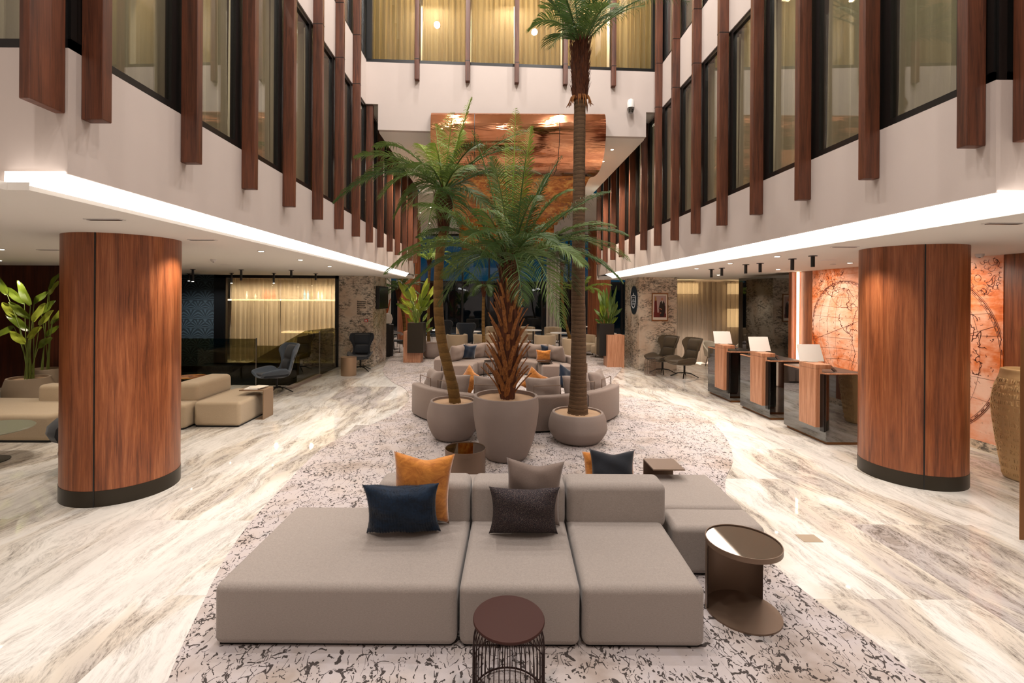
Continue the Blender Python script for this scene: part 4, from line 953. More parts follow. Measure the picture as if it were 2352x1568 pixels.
# wing chairs
def wing_chair(name, label, x, y, face, shell_mat, pad_mat, seed=0, base='star', sc=1.0):
    t = thing(name, label, 'armchair', (x, y, 0), face)      # local front = -Y
    prof = [(-.40, .40, .27, .08, .02), (-.36, .375, .32, .15, .02), (-.15, .35, .345, .23, .0), (.08, .33, .34, .25, .04), (.22, .38, .30, .14, .10), (.29, .52, .255, .03, .13), (.33, .68, .24, .0, .13), (.37, .82, .28, .0, .17), (.41, .95, .345, .0, .22), (.44, 1.05, .345, .0, .20), (.455, 1.12, .31, .0, .14)]
    prof = smooth_pts(prof, 3); nu = 14; vs = []
    for (y_, z_, hw, lift, curl) in prof:
        for i in range(nu+1):
            u = -1 + 2*i/nu; e = abs(u)**2.6
            vs.append((u*hw, y_ - curl*e, z_ + lift*e))
    n = nu+1; fs = [(i*n+j, (i+1)*n+j, (i+1)*n+j+1, i*n+j+1) for i in range(len(prof)-1) for j in range(nu)]
    o = MB().add(vs, fs).build('shell', shell_mat, t); md = o.modifiers.new('s', 'SOLIDIFY'); md.thickness = .045; md.offset = 1 if False else -1
    o.data.polygons.foreach_set('use_smooth', [True]*len(o.data.polygons))
    sub = o.modifiers.new('ss', 'SUBSURF'); sub.levels = 1; sub.render_levels = 1
    wn(soft(-.245, .245, -.36, .16, .385, .47, .035, 4).build('seat_cushion', pad_mat, t))
    def pad(nm, z0, z1, y0, y1, hw):
        m = MB(); vv = []; nn = 8; L_ = math.hypot(z1-z0, y1-y0); ny = -(z1-z0)/L_; nz = (y1-y0)/L_
        for a_ in range(nn+1):
            for b_ in range(nn+1):
                u = -1+2*a_/nn; v = -1+2*b_/nn; th = .05*((1-abs(u)**4)*(1-abs(v)**4))**.5
                f = (v+1)/2; vv.append((u*hw, y0+(y1-y0)*f+ny*(th+.03), z0+(z1-z0)*f+nz*(th+.03)))
        m.add(vv, [(i*(nn+1)+j, (i+1)*(nn+1)+j, (i+1)*(nn+1)+j+1, i*(nn+1)+j+1) for i in range(nn) for j in range(nn)])
        q = m.build(nm, pad_mat, t, smooth=True); q.modifiers.new('s', 'SOLIDIFY').thickness = .03
    pad('back_cushion', .50, .74, .245, .30, .20); pad('head_cushion', .76, 1.06, .31, .40, .22)
    MB().tube([(0, 0, .36), (0, 0, .10)], .025, 10).build('pole', M['blackmetal'], t)
    for k in range(4):
        a = D(45+90*k); MB().tube([(0, 0, .13), (.16*math.cos(a), .16*math.sin(a), .11), (.34*math.cos(a), .34*math.sin(a), .012)], [.018, .015, .012], 8).build('leg', M['blackmetal'], t)
    t.scale = (1.12*sc, 1.1*sc, sc)
    return t
wing_chair('wing_chair', 'blue-grey high-backed wing chair by the stair glass, nearer the camera', -5.05, 11.2, D(-42), M['chairblue'], M['chairdark'])
wing_chair('wing_chair', 'dark blue high-backed wing chair in front of the left marble pier', -4.02, 14.55, D(8), M['chairdark'], M['chairdark'])
wing_chair('wing_chair', 'olive brown wing chair beside the reception curtain, nearer of the pair', 5.50, 13.75, D(-72), M['chairolive'], M['chairolive'])
wing_chair('wing_chair', 'olive brown wing chair by the right marble pier, farther of the pair', 5.12, 14.45, D(-60), M['chairolive'], M['chairolive'])
t = thing('side_table', 'beige metal cylinder side table by the dark blue wing chair', 'side table', (-4.13, 13.72, 0)); MB().lathe([(.215, 0), (.22, .52), (.0, .525)], 40).build('body', M['bronzelight'], t, smooth=True)
wire_table('small wire side table with round top beside the olive wing chairs', G(1500, 860).x-.12, G(1500, 860).y-.1, .155, .5, 18, 'black', 0, 'bronze')
# planters and bird of paradise plants
pf = [(.24, 0), (.32, .05), (.385, .22), (.39, .38), (.36, .52), (.335, .60)]
P1 = (at(66, 868, 9.55).x, 9.55); P2 = (at(104, 850, 10.3).x, 10.3)
planter('planter', 'round beige concrete planter at far left, nearer the sofa', P1[0], P1[1], pf, .30, .56, 'cementlight', 0)
planter('planter', 'round beige concrete planter at far left, against the dark wood wall', P2[0], P2[1], [(r*.86, z*1.1) for r, z in pf], .26, .60, 'cementlight', 0)
def bird_leaf(t, org, base, lb, lt, wd, mat, r=.009, sag=.0, seed=0):
    rnd = random.Random(seed); O_ = Vector(org); b = Vector(base)-O_; lb = Vector(lb)-O_; lt = Vector(lt)-O_
    mid = (b+lb)/2 + Vector((lb.x-b.x, lb.y-b.y, 0))*-.22
    st = [b*(1-q)**2 + mid*2*q*(1-q) + lb*q*q for q in [i/8 for i in range(9)]]
    s = MB().tube(st, [r*(1.2-.5*i/8) for i in range(9)], 6).build('stem', M['petiole'], t, smooth=True)
    ax = lt-lb; L = ax.length; ax.normalize(); sd = ax.cross(Vector((0, -1, .35))).normalized(); up = sd.cross(ax)
    vs = []; n = 9
    for i in range(n+1):
        f = i/n; ww = wd*math.sin(math.pi*min(1, f*.93+.05))**.62*(1-.25*f); c = lb + ax*L*f + up*(-.0) + Vector((0, 0, -sag*f*f*L))
        for j in (-1, -.5, 0, .5, 1): vs.append(c + sd*ww*j + up*abs(j)*ww*.32 + up*.012*math.sin(f*9+j*3+seed))
    MB().add(vs, [(i*5+j, (i+1)*5+j, (i+1)*5+j+1, i*5+j+1) for i in range(n) for j in range(4)]).build('leaf', mat, t, smooth=True)
def bird(name, label, base, leaves, Y, wd=.085, mats=('bird', 'birdlight'), seed=0):
    t = thing(name, label, 'plant', base); rnd = random.Random(seed)
    for i, (b, e, li) in enumerate(leaves):
        y1 = Y + rnd.uniform(-.22, .22); y2 = y1 + rnd.uniform(-.15, .15)
        bb = Vector(base) + Vector((rnd.uniform(-.07, .07), rnd.uniform(-.06, .06), 0))
        bird_leaf(t, base, bb, at(b[0], b[1], y1), at(e[0], e[1], y2), wd*rnd.uniform(.85, 1.15), M[mats[li]], seed=i)
    return t
LV = [((56, 696), (13, 659), 0), ((70, 701), (41, 644), 0), ((78, 696), (112, 670), 0), ((77, 739), (104, 696), 1), ((91, 747), (123, 712), 1), ((65, 778), (96, 750), 1), ((59, 788), (22, 761), 1), ((88, 798), (120, 775), 0), ((68, 731), (21, 693), 0), ((38, 727), (6, 694), 1), ((67, 759), (13, 718), 0), ((32, 750), (-8, 774), 0), ((16, 676), (-10, 630), 0)]
bird('bird_of_paradise_plant', 'tall big-leaved plant in the nearer beige planter at far left', (P1[0], P1[1], .55), LV, 9.55)
bird('bird_of_paradise_plant', 'big-leaved plant behind, in the planter against the wood wall', (P2[0], P2[1], .59), [((112, 664), (138, 627), 0), ((113, 676), (135, 645), 1), ((105, 772), (137, 748), 0), ((118, 745), (150, 712), 0), ((95, 720), (128, 690), 0), ((122, 735), (160, 700), 1)], 10.3, seed=4)
# stair balustrade
def gpanel(nm, label, quads, posts, mat='glassdark'):
    t = thing(nm, label, 'glass balustrade')
    for q in quads:
        m = MB(); m.box(*q); m.build('glass_panel', M[mat], t)
    for q in posts: MB().box(*q).build('post', M['chrome'] if q[5] > .9 else M['black'], t)
    return t
gpanel('glass_balustrade', 'smoked glass balustrade along the front of the stair opening', [(-10.6, -8.0, 12.1, 12.115, 0, 1.17), (-7.98, -6.0, 12.1, 12.115, 0, 1.17), (-5.98, -4.97, 12.1, 12.115, 0, 1.0)], [(-8.0, -7.98, 12.09, 12.12, 0, 1.17), (-5.99, -5.97, 12.09, 12.12, 0, 1.19)])
gpanel('glass_balustrade', 'smoked glass balustrade along the right side of the stair opening', [(-4.97, -4.955, 12.12, 13.68, 0, 1.22), (-4.97, -4.955, 13.72, 15.25, 0, 1.26)], [(-4.975, -4.95, 13.68, 13.72, 0, 1.26)])
t = thing('stair_balustrade', 'dark sloping stair balustrade below the curtained bar window', 'stair balustrade')
MB().extrude_x([(0, 0)], 0, 0) if False else None
m = MB(); pl = [(-8.6, -.42), (-5.85, 1.18), (-4.97, 1.28), (-4.97, -2.6), (-8.6, -2.6)]
m.add([(x, 14.9, z) for x, z in pl] + [(x, 14.915, z) for x, z in pl], [(0, 1, 2, 3, 4), (9, 8, 7, 6, 5)] + [(i, i+5, (i+1) % 5+5, (i+1) % 5) for i in range(5)]); m.build('glass_panel', M['glassdark'], t)
tag(MB().box(-5.02, -4.86, 11.6, 13.6, 0, .05).build('stair_kerb', M['cement']), 'pale stone kerb strip along the stair glass edge', 'kerb')
# curtained bar window
m = MB(); a, b = gx0, gx1
m.box(a-.03, a+.34, 15.22, 15.34, .06, CZ); m.box(a, b+.02, 15.22, 15.34, CZ-.09, CZ); m.box(b-.08, b+.02, 15.22, 15.34, 0, CZ); m.box(a, b, 15.22, 15.34, .06, .12)
fr = shell('window_bar', m, M['black'])
MB().box(a+.34, b-.08, 15.27, 15.28, .12, CZ-.09).build('pane', M['glass'], fr)
q = pleats(MB(), (a+.36, 15.55, 0), ((a+b)/2-.02, 15.55, 0), .13, CZ-.06, .15, .04, seed=3, bottom=.02).build('curtain', M['sheer'], smooth=True); tag(q, 'golden sheer curtain across the bar window, left half', 'curtain', 'bar curtains')
q = pleats(MB(), ((a+b)/2+.02, 15.55, 0), (b-.02, 15.55, 0), .13, CZ-.06, .15, .04, seed=4, bottom=.02).build('curtain', M['sheer'], smooth=True); tag(q, 'golden sheer curtain across the bar window, right half', 'curtain', 'bar curtains')
shell('wall_bar_back', MB().box(-11, -4.9, 17.9, 18, -.0, CZ), M['curtaintaupe'])
t = thing('bar_shelf', 'lit back-bar shelf of bottles seen through the bar curtain', 'shelf', (0, 0, 0))
MB().box(-9.4, -5.0, 16.75, 17.1, 2.10, 2.14).build('upper_shelf', M['cream'], t); MB().box(-9.4, -5.0, 16.73, 16.75, 2.09, 2.12).build('led_strip', M['shelflight'], t)
MB().box(-7.4, -5.0, 16.75, 17.1, .98, 1.02).build('lower_shelf', M['cream'], t); MB().box(-7.4, -5.0, 16.73, 16.75, .97, 1.0).build('led_strip', M['shelflight'], t); MB().box(-9.4, -5.0, 17.1, 17.15, 0, CZ).build('back_panel', M['curtaintaupe'], t)
rnd = random.Random(21)
flat('bottleamber', '#b8461a', .2, spec=.6); flat('bottleblue', '#4a9fc8', .2); flat('bottleclear', '#cfe0d0', .15); flat('bottledark', '#3a4a20', .2)
bx = [568, 588, 606, 612, 618, 624, 630, 700, 708, 716, 732, 740]; bc = ['bottleclear', 'bottleclear', 'bottleamber', 'bottleamber', 'bottleamber', 'bottleamber', 'bottleamber', 'bottleblue', 'bottleblue', 'bottledark', 'bottleclear', 'bottleclear']
bn = ['tall pale', 'small clear', 'first amber', 'second amber', 'third amber', 'fourth amber', 'fifth amber', 'first blue', 'second blue', 'dark green', 'pale clear', 'rightmost clear']
for i, (x, c) in enumerate(zip(bx, bc)):
    h = rnd.uniform(.26, .36) if i != 1 else .18
    o = MB().lathe([(.036, 0), (.038, .01), (.038, h*.6), (.014, h*.75), (.013, h), (0, h)], 12).build('bottle', M[c], smooth=True, loc=(at(x, 690, 16.9).x, 16.88, 2.142)); tag(o, '%s bottle on the lit shelf behind the bar curtain, counted from the left' % bn[i], 'bottle', 'bottles behind the bar curtain')
for x in (-8.6, -7.4, -6.2, -5.4): spot('bar_lamp', (x, 16.4, 2.88), 230, (1, .84, .66), 165, .6, .05)
spot('stair_lamp', (-9.3, 13.9, 2.88), 110, (.9, .95, 1), 150); spot('stair_lamp', (-6.6, 13.6, 2.88), 60, WARM, 140)
# TV, directory, fire call point on the left pier
pxr = at(857, 700, 15.3).x
t = thing('wall_screen', 'dark wall-mounted screen on the side of the left marble pier', 'screen', (0, 0, 0)); MB().box(pxr+.02, pxr+.12, 15.62, 16.95, 1.85, 2.60).build('casing', M['black'], t, bevel=.006); flat('screengreen', '#1f2a12', .15); MB().box(pxr+.12, pxr+.123, 15.66, 16.91, 1.89, 2.56).build('display', M['screengreen'], t); MB().box(pxr, pxr+.02, 16.1, 16.5, 2.1, 2.3).build('bracket', M['black'], t)
def text_mesh(s, size, ext=.002, bold=0):
    cu = bpy.data.curves.new('txt', 'FONT'); cu.body = s; cu.size = size; cu.extrude = ext; cu.offset = bold; cu.resolution_u = 3
    o = bpy.data.objects.new('txt', cu); COL.objects.link(o); bpy.context.view_layer.update()
    me = bpy.data.meshes.new_from_object(o.evaluated_get(bpy.context.evaluated_depsgraph_get()))
    bpy.data.objects.remove(o); bpy.data.curves.remove(cu); return me
t = thing('wall_directory', 'black lettered directory of hotel rooms on the left marble pier', 'sign', at(820, 722, 15.29))
for i, s_ in enumerate(('Réceptions', 'Restaurant', 'Ball Room', 'Bistro Café', 'Spa', 'Body /', 'KIDS CLUB')):
    for s2, dx in ((s_, 0), ('›', .33)):
        me = text_mesh(s2, .062, .002, .0012); me.materials.append(M['black']); o = bpy.data.objects.new('lettering', me); COL.objects.link(o); o.parent = t; o.location = (dx, 0, (6-i)*.066); o.rotation_euler = (math.radians(90), 0, 0)
c = at(841, 736, 15.28); t = thing('fire_call_point', 'small red fire alarm call point on the left marble pier', 'fire alarm', c); MB().box(-.045, .045, 0, .03, -.045, .045).build('box', M['redplastic'], t, bevel=.005); MB().box(-.025, .025, -.004, .0, -.025, .025).build('plate', M['white'], t)
# tube pendants under the ceiling
def tube_lamp(px, ptop, pbot, label, lit=False, e=16):
    g = G(px, ptop, CZ); b = at(px, pbot, g.y); t = thing('tube_spotlight', label, 'ceiling light', (g.x, g.y, CZ), 0, 'tube spotlights'); L_ = CZ-b.z
    MB().lathe([(.028, -L_), (.028, 0)], 14).build('tube', M['black'], t, smooth=True); MB().lathe([(.06, -.012), (.06, 0)], 18).build('rose', M['black'], t)
    if lit: MB().lathe([(.024, -L_-.006), (.024, -L_+.001)], 12).build('lens', M['bulb'], t)
    spot('tube_beam', (g.x, g.y, b.z-.03), e, WARM, 95)
for a_, b_, c_, s_, l_ in ((434, 628, 645, 'left lobby tube spotlight, leftmost', 1), (443, 618, 646, 'left lobby tube spotlight glowing next to the wood column', 1), (532, 627, 650, 'left lobby tube spotlight over the left part of the bar window', 1), (554, 619, 644, 'left lobby tube spotlight, larger one over the bar window', 0), (629, 627, 650, 'left lobby tube spotlight over the middle of the bar window', 1), (669, 620, 636, 'left lobby tube spotlight, short one over the bar window', 0), (725, 628, 643, 'left lobby tube spotlight, rightmost', 0)): tube_lamp(a_, b_, c_, s_, l_)
for a_, b_, c_, s_ in ((1634, 618, 637, 'leftmost and farthest'), (1658, 615, 633, 'second from the left'), (1713, 607, 628, 'third from the left'), (1746, 604, 625, 'fourth from the left'), (1820, 594, 620, 'second from the right'), (1867, 587, 613, 'rightmost and nearest')): tube_lamp(a_, b_, c_, 'tube spotlight over the reception desks, %s' % s_, 0, 22)
for px, py, s_, r_ in ((490, 595, 'smoke detector on the left low ceiling', .05), (1478, 639, 'smoke detector on the right low ceiling near the pier', .05), (2250, 583, 'small white dome detector on the ceiling above the map mural', .05)):
    g = G(px, py, CZ); t = thing('smoke_detector', s_, 'detector', (g.x, g.y, CZ)); MB().lathe([(.0, -.05), (.035, -.05), (.05, -.02), (.05, 0)], 20).build('housing', M['whiteplastic'], t, smooth=True); MB().lathe([(.0, -.058), (.012, -.058), (.012, -.05)], 10).build('sensor', M['black'], t)
for px, py, s_ in ((519, 608, 'round flush ceiling vent above the bar window'), (1903, 597, 'round flush ceiling speaker left of the right wood column')):
    g = G(px, py, CZ); t = thing('ceiling_vent', s_, 'vent', (g.x, g.y, CZ)); MB().lathe([(.0, -.006), (.11, -.006), (.12, 0)], 28).build('grille', M['whiteplastic'], t, smooth=True)
c = at(1446, 238, 10.93); t = thing('security_camera', 'white dome security camera with black eye on the end wall', 'camera', (c.x, ey(c.x), c.z))
MB().box(-.05, .05, -.16, 0, .0, .04).build('bracket', M['white'], t, bevel=.006); MB().lathe([(.03, .06), (.065, .04), (.08, -.02), (.08, -.14)], 24, c=(0, -.13, 0)).build('housing', M['white'], t, smooth=True); MB().lathe([(.0, -.27), (.05, -.25), (.078, -.18), (.078, -.14)], 24, c=(0, -.13, 0)).build('dome', M['blackglass'], t, smooth=True)
# ---------------------------------------------------------------- reception side
def wp(px, py):      # photo pixel on the mural wall -> (y, z)
    u, v = _un(px, py); Y = RX/u; return (Y, EYE - v*Y)
y0m, y1m = 6.92, wp(1867, 700)[0]
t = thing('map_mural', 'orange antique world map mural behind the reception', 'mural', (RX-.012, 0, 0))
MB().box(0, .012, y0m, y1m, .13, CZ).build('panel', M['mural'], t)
def stroke(pts, w_, m):
    for a, b in zip(pts[:-1], pts[1:]):
        a = Vector((a[0], a[1])); b = Vector((b[0], b[1])); d = b-a
        if d.length < 1e-5: continue
        if not (y0m+.01 < a.x < y1m-.01 and y0m+.01 < b.x < y1m-.01 and .15 < a.y < CZ-.02 and .15 < b.y < CZ-.02): continue
        n = Vector((-d.y, d.x)).normalized()*w_/2; e = d.normalized()*w_*.3; a -= e; b += e
        m.add([(-.003, a.x-n.x, a.y-n.y), (-.003, b.x-n.x, b.y-n.y), (-.003, b.x+n.x, b.y+n.y), (-.003, a.x+n.x, a.y+n.y)], [(0, 1, 2, 3)])
def circ3(a, b, c):
    ax, ay = a; bx, by = b; cx, cy = c; d = 2*(ax*(by-cy)+bx*(cy-ay)+cx*(ay-by))
    ux = ((ax*ax+ay*ay)*(by-cy)+(bx*bx+by*by)*(cy-ay)+(cx*cx+cy*cy)*(ay-by))/d; uy = ((ax*ax+ay*ay)*(cx-bx)+(bx*bx+by*by)*(ax-cx)+(cx*cx+cy*cy)*(bx-ax))/d
    return (ux, uy), math.hypot(ax-ux, ay-uy)
cA, rA = circ3(wp(1870, 720), wp(1906, 658), wp(1966, 650)); cB, rB = circ3(wp(2228, 661), wp(2307, 819), wp(2228, 970))
rA = min(rA, 1.6)
for c, r in ((cA, rA), (cB, rB)):
    m = MB()
    for rr, w_ in ((r, .012), (r-.04, .006), (r+.02, .006)): stroke([(c[0]+rr*math.cos(2*math.pi*k/90), c[1]+rr*math.sin(2*math.pi*k/90)) for k in range(91)], w_, m)
    for k in range(0, 120, 2):
        a0, a1 = 2*math.pi*k/120, 2*math.pi*(k+1)/120; stroke([(c[0]+(r-.02)*math.cos(a0), c[1]+(r-.02)*math.sin(a0)), (c[0]+(r-.02)*math.cos(a1), c[1]+(r-.02)*math.sin(a1))], .012, m)
    m.build('hemisphere_ring', M['ink'], t)
    m = MB()
    for f in (.25, .5, .75): 
        for s_ in (-1, 1): stroke([(c[0]+s_*f*r*math.cos(a), c[1]+r*math.sin(a)) for a in [math.pi*(k/30-.5) for k in range(31)]], .004, m)
    for h_ in (-.75, -.5, -.25, .25, .5, .75):
        hw = r*math.sqrt(1-h_*h_); stroke([(c[0]+hw*(k/14-1), c[1]+h_*r*(1+.25*(1-((k/14-1)**2))*-.5)) for k in range(29)], .004, m)
    stroke([(c[0]-r, c[1]), (c[0]+r, c[1])], .008, m); stroke([(c[0]-r*.9, c[1]+.35*r), (c[0], c[1]+.02), (c[0]+r*.9, c[1]-.3*r)], .006, m)
    for k in range(13): a = math.pi*(1.08+.84*k/12); stroke([(c[0], c[1]+r*.86), (c[0]+r*.42*math.cos(a), c[1]+r*.86+r*.42*math.sin(a))], .0035, m)
    stroke([(c[0]+r*.42*math.cos(a), c[1]+r*.86+r*.42*math.sin(a)) for a in [math.pi*(1.05+.9*k/20) for k in range(21)]], .005, m)
    m.build('graticule', M['ink'], t)
def cr(pts, x0, y0, sc): return [wp(x0+a/sc, y0+b/sc) for a, b in pts]
def jag(pts, amt, seed, n=5):
    rnd = random.Random(seed); out = []
    for a, b in zip(pts[:-1], pts[1:]):
        for k in range(n): f = k/n; out.append((a[0]+(b[0]-a[0])*f+rnd.uniform(-amt, amt), a[1]+(b[1]-a[1])*f+rnd.uniform(-amt, amt)))
    return out+[pts[-1]]
coasts = [cr([(560, 560), (490, 455), (470, 480), (490, 520), (500, 600), (465, 640), (480, 690), (520, 720), (525, 640), (560, 640), (600, 680), (575, 760), (555, 830), (540, 900), (460, 915), (470, 985), (500, 1000), (520, 950), (590, 970)], 1860, 580, 5.408),
          cr([(380, 765), (370, 820), (400, 900), (430, 960), (500, 1010), (540, 1050), (530, 1110), (575, 1250), (560, 1320), (535, 1400), (535, 1480)], 1860, 580, 5.408),
          cr([(210, 460), (240, 510), (280, 540), (295, 460), (320, 430), (275, 410)], 1860, 580, 5.408),
          cr([(275, 390), (300, 420), (285, 470), (330, 430), (320, 500), (355, 510)], 2100, 560, 2.119), cr([(290, 505), (320, 540), (300, 570), (335, 575), (325, 625), (300, 635), (285, 615)], 2100, 560, 2.119), cr([(275, 350), (300, 345), (310, 375)], 2100, 560, 2.119)]
m = MB()
for i, c in enumerate(coasts): stroke(jag(c, .018, i), .010, m)
rnd = random.Random(5)
for k in range(260):      # little islands and soundings
    y = rnd.uniform(y0m+.1, y1m-.1); z = rnd.uniform(.9, 2.3); stroke(jag([(y, z), (y+rnd.uniform(-.05, .05), z+rnd.uniform(-.04, .04))], .012, k, 3), .006, m)
m.build('coastline', M['ink'], t)
m = MB()
for k in range(300):      # baroque corner ornament
    y = rnd.choice((rnd.uniform(10.1, y1m-.05), rnd.uniform(y0m, 7.9), rnd.uniform(8.6, 9.6))); z = rnd.uniform(2.35, 2.87); r = rnd.uniform(.02, .07); a0 = rnd.uniform(0, 6.28)
    stroke([(y+r*(1-.07*q)*math.cos(a0+q*.55), z+r*(1-.09*q)*math.sin(a0+q*.55)+.03*q*math.sin(a0*7)*.3) for q in range(8)], .0055, m)
m.build('corner_ornament', M['ink'], t)
# lit timber reveal, black glass partition
o = tag(MB().box(RX-.06, RX-.03, 11.50, 11.56, .02, CZ-.01).build('light_strip', M['ledstrip']), 'vertical warm light strip between black glass and map mural', 'light')
t = thing('glass_partition', 'tall black glass partition left of the reception light strip', 'partition', (0, 0, 0)); MB().box(RX-.12, RX-.02, 11.74, 14.17, 0, 2.86).build('panel', M['blackglass'], t, bevel=.006)
MB().box(RX-.14, RX, 11.62, 11.74, 0, CZ).build('timber_edge', M['wood'], t)
# reception desks
def desk(i, Y0):
    nm = ('nearest', 'middle', 'farthest')[i]
    t = thing('reception_desk', '%s of the three black glass reception desks with timber posts' % nm, 'desk', (5.15, Y0, 0))
    MB().box(0, .62, 0, 1.07, .045, 1.085).build('body', M['blackglass'], t, bevel=.004, seg=1)
    MB().box(.04, .60, .03, 1.04, 0, .045).build('plinth', M['brass'], t)
    MB().box(-.004, .63, -.004, 1.075, 1.085, 1.11).build('worktop', M['woodlight'], t, bevel=.004, seg=1)
    MB().box(.01, .615, .012, 1.06, 1.11, 1.113).build('inlay', M['black'], t)
    MB().box(-.10, -.0, .09, .50, .25, 1.16).build('post', M['woodlight'], t, bevel=.004, seg=1)
    MB().box(-.10, .15, .09, .50, 1.16, 1.232).build('post_head', M['woodlight'], t, bevel=.004, seg=1)
    MB().box(-.03, .0, .0, .09, .20, 1.085).build('channel', M['black'], t)
    c = thing('monitor', 'white monitor back on the %s reception desk' % nm, 'monitor', (5.20, Y0+.40, 1.233), 0, 'reception monitors')
    m = MB(); m.add([(-.20, .0, .01), (.20, .0, .01), (.19, .10, .28), (-.19, .10, .28), (-.20, .012, .006), (.20, .012, .006), (.19, .112, .276), (-.19, .112, .276)], [(0, 1, 2, 3), (7, 6, 5, 4), (0, 4, 5, 1), (1, 5, 6, 2), (2, 6, 7, 3), (3, 7, 4, 0)]); m.build('screen_back', M['whiteplastic'], c, bevel=.003)
    MB().box(-.08, .08, -.03, .08, 0, .012).build('stand', M['whiteplastic'], c)
    c = thing('card_terminal', 'black card terminal on the %s reception desk' % nm, 'card terminal', (5.42, Y0+.16, 1.113), D(25), 'card terminals')
    m = MB(); m.add([(-.04, .0, 0), (.04, 0, 0), (.04, .12, .11), (-.04, .12, .11), (-.04, .02, 0), (.04, .02, 0), (.04, .14, .10), (-.04, .14, .10)], [(0, 1, 2, 3), (7, 6, 5, 4), (0, 4, 5, 1), (1, 5, 6, 2), (2, 6, 7, 3), (3, 7, 4, 0)]); m.build('body', M['black'], c, bevel=.004); MB().box(-.03, .03, .05, .06, .055, .065).build('keypad', M['chrome'], c)
desk(0, 7.40); desk(1, 8.90); desk(2, 10.40)
# marble pier: oval sign, framed portrait
sx = at(1468, 700, 15.0).x
t = thing('oval_sign', 'oval navy sign with pale crest on the side of the right pier', 'sign', (sx-.03, 15.5, 2.19))
m = MB(); n = 40; m.add([(x, .36*math.cos(2*math.pi*k/n), .46*math.sin(2*math.pi*k/n)) for x in (0, .03) for k in range(n)], [tuple(range(n)), tuple(range(n, 2*n))[::-1]] + [(k, (k+1) % n, n+(k+1) % n, n+k) for k in range(n)]); m.build('plate', M['navyblue'], t)
m = MB()
def lg(pts, r=.012): m.tube([(-.004, a, b) for a, b in pts], r, 5)
lg([(0, .24), (0, .15)]); lg([(-.04, .15), (0, .20), (.04, .15)]); lg([(-.24, .04), (-.22, .13), (-.1, .15), (.1, .15), (.22, .13), (.24, .04), (.24, -.06), (.2, -.1), (-.2, -.1), (-.24, -.06), (-.24, .04)]); lg([(-.2, .08), (.2, .08)], .008); lg([(-.2, -.04), (.2, -.04)], .008)
lg([(-.2, -.1), (-.14, -.2), (0, -.26), (.14, -.2), (.2, -.1)]); lg([(-.12, -.14), (.12, -.14)], .008); lg([(-.08, .02), (-.08, -.01), (.0, .02), (.08, -.01), (.08, .02)], .008)
m.build('crest', M['logogrey'], t)
t = thing('framed_portrait', 'framed portrait photo of a seated person in a dark suit', 'picture', at(1516, 705, 14.97)); W2, H2 = .255, .44
m = MB(); m.box(-W2, W2, 0, .03, H2-.04, H2).box(-W2, W2, 0, .03, -H2, -H2+.04).box(-W2, -W2+.03, 0, .03, -H2+.04, H2-.04).box(W2-.03, W2, 0, .03, -H2+.04, H2-.04); m.build('frame', M['brass'], t, bevel=.004)
MB().box(-W2+.03, W2-.03, .015, .028, -H2+.04, H2-.04).build('mount', M['cream'], t)
flat('pbg', '#b79a94', .6); flat('pred', '#6a1a12', .6); flat('pdark', '#17100e', .5); flat('pgold', '#b8863a', .5)
def pic(nm, poly, mat, yy): MB().add([(a, yy, b) for a, b in poly], [tuple(range(len(poly)))]).build(nm, M[mat], t)
pic('backdrop', [(-.195, -.32), (.195, -.32), (.195, .36), (-.195, .36)], 'pbg', .013); pic('carpet', [(-.195, -.32), (.195, -.32), (.195, -.2), (-.195, -.16)], 'pred', .012)
pic('gold_table', [(-.18, -.3), (-.07, -.3), (-.10, .2), (-.14, .3), (-.17, .15)], 'pred', .0115); pic('ornament', [(-.16, .2), (-.11, .2), (-.12, .33), (-.15, .33)], 'pgold', .011)
pic('armchair', [(-.04, -.3), (.17, -.3), (.17, .02), (.12, .12), (-.02, .05)], 'pred', .0112); pic('suit', [(-.04, -.05), (.0, .14), (.05, .2), (.10, .2), (.15, .12), (.16, -.08), (.13, -.3), (.0, -.3), (.0, -.12)], 'pdark', .0105)
pic('face', [(.045+.03*math.cos(a*.628)+.02, .25+.045*math.sin(a*.628)) for a in range(10)], 'skin', .010); pic('shirt', [(.06, .2), (.09, .2), (.075, .1)], 'white', .0098); pic('hands', [(-.02, -.02), (.06, -.06), (.06, -.09), (-.02, -.05)], 'skin', .0098); pic('shoes', [(.0, -.2), (.04, -.2), (.04, -.17), (.0, -.17)], 'skin', .0097)
# alcove curtain and lamps
q = pleats(MB(), (5.78, 16.75, 0), (9.2, 16.75, 0), .03, CZ-.07, .17, .05, seed=8, bottom=.02).build('curtain', M['curtaintaupe'], smooth=True); tag(q, 'taupe floor-length curtain beside the reception, lit from behind', 'curtain')
q = MB(); pleats(q, (gx1-10, 17.0, 0), (gx1-9.6, 17.0, 0), 0, 1, .2, .04)
for x0_, x1_, z0_, z1_, s_ in ((6.35, 7.28, 2.42, 2.80, 'glowing box lamp high behind the left part of the taupe curtain'), (8.35, 8.75, 2.42, 2.80, 'glowing box lamp high behind the right part of the taupe curtain'), (8.35, 8.75, 1.25, 1.9, 'glowing box lamp lower behind the right part of the taupe curtain')):
    lt_ = thing('box_lamp', s_, 'lamp', (0, 0, 0)); MB().box(x0_, x1_, 17.0, 17.1, z0_, z1_).build('shade', M['shelflight'], lt_); MB().box(x0_, x1_, 17.1, 17.4, z1_-.03, z1_).build('bracket', M['black'], lt_)
area('alcove_lamp', (7.2, 17.1, .4), 1.2, 25, WARM, (math.radians(90), 0, 0)); spot('alcove_floor_lamp', (6.6, 15.6, 2.88), 60, WARM, 130)
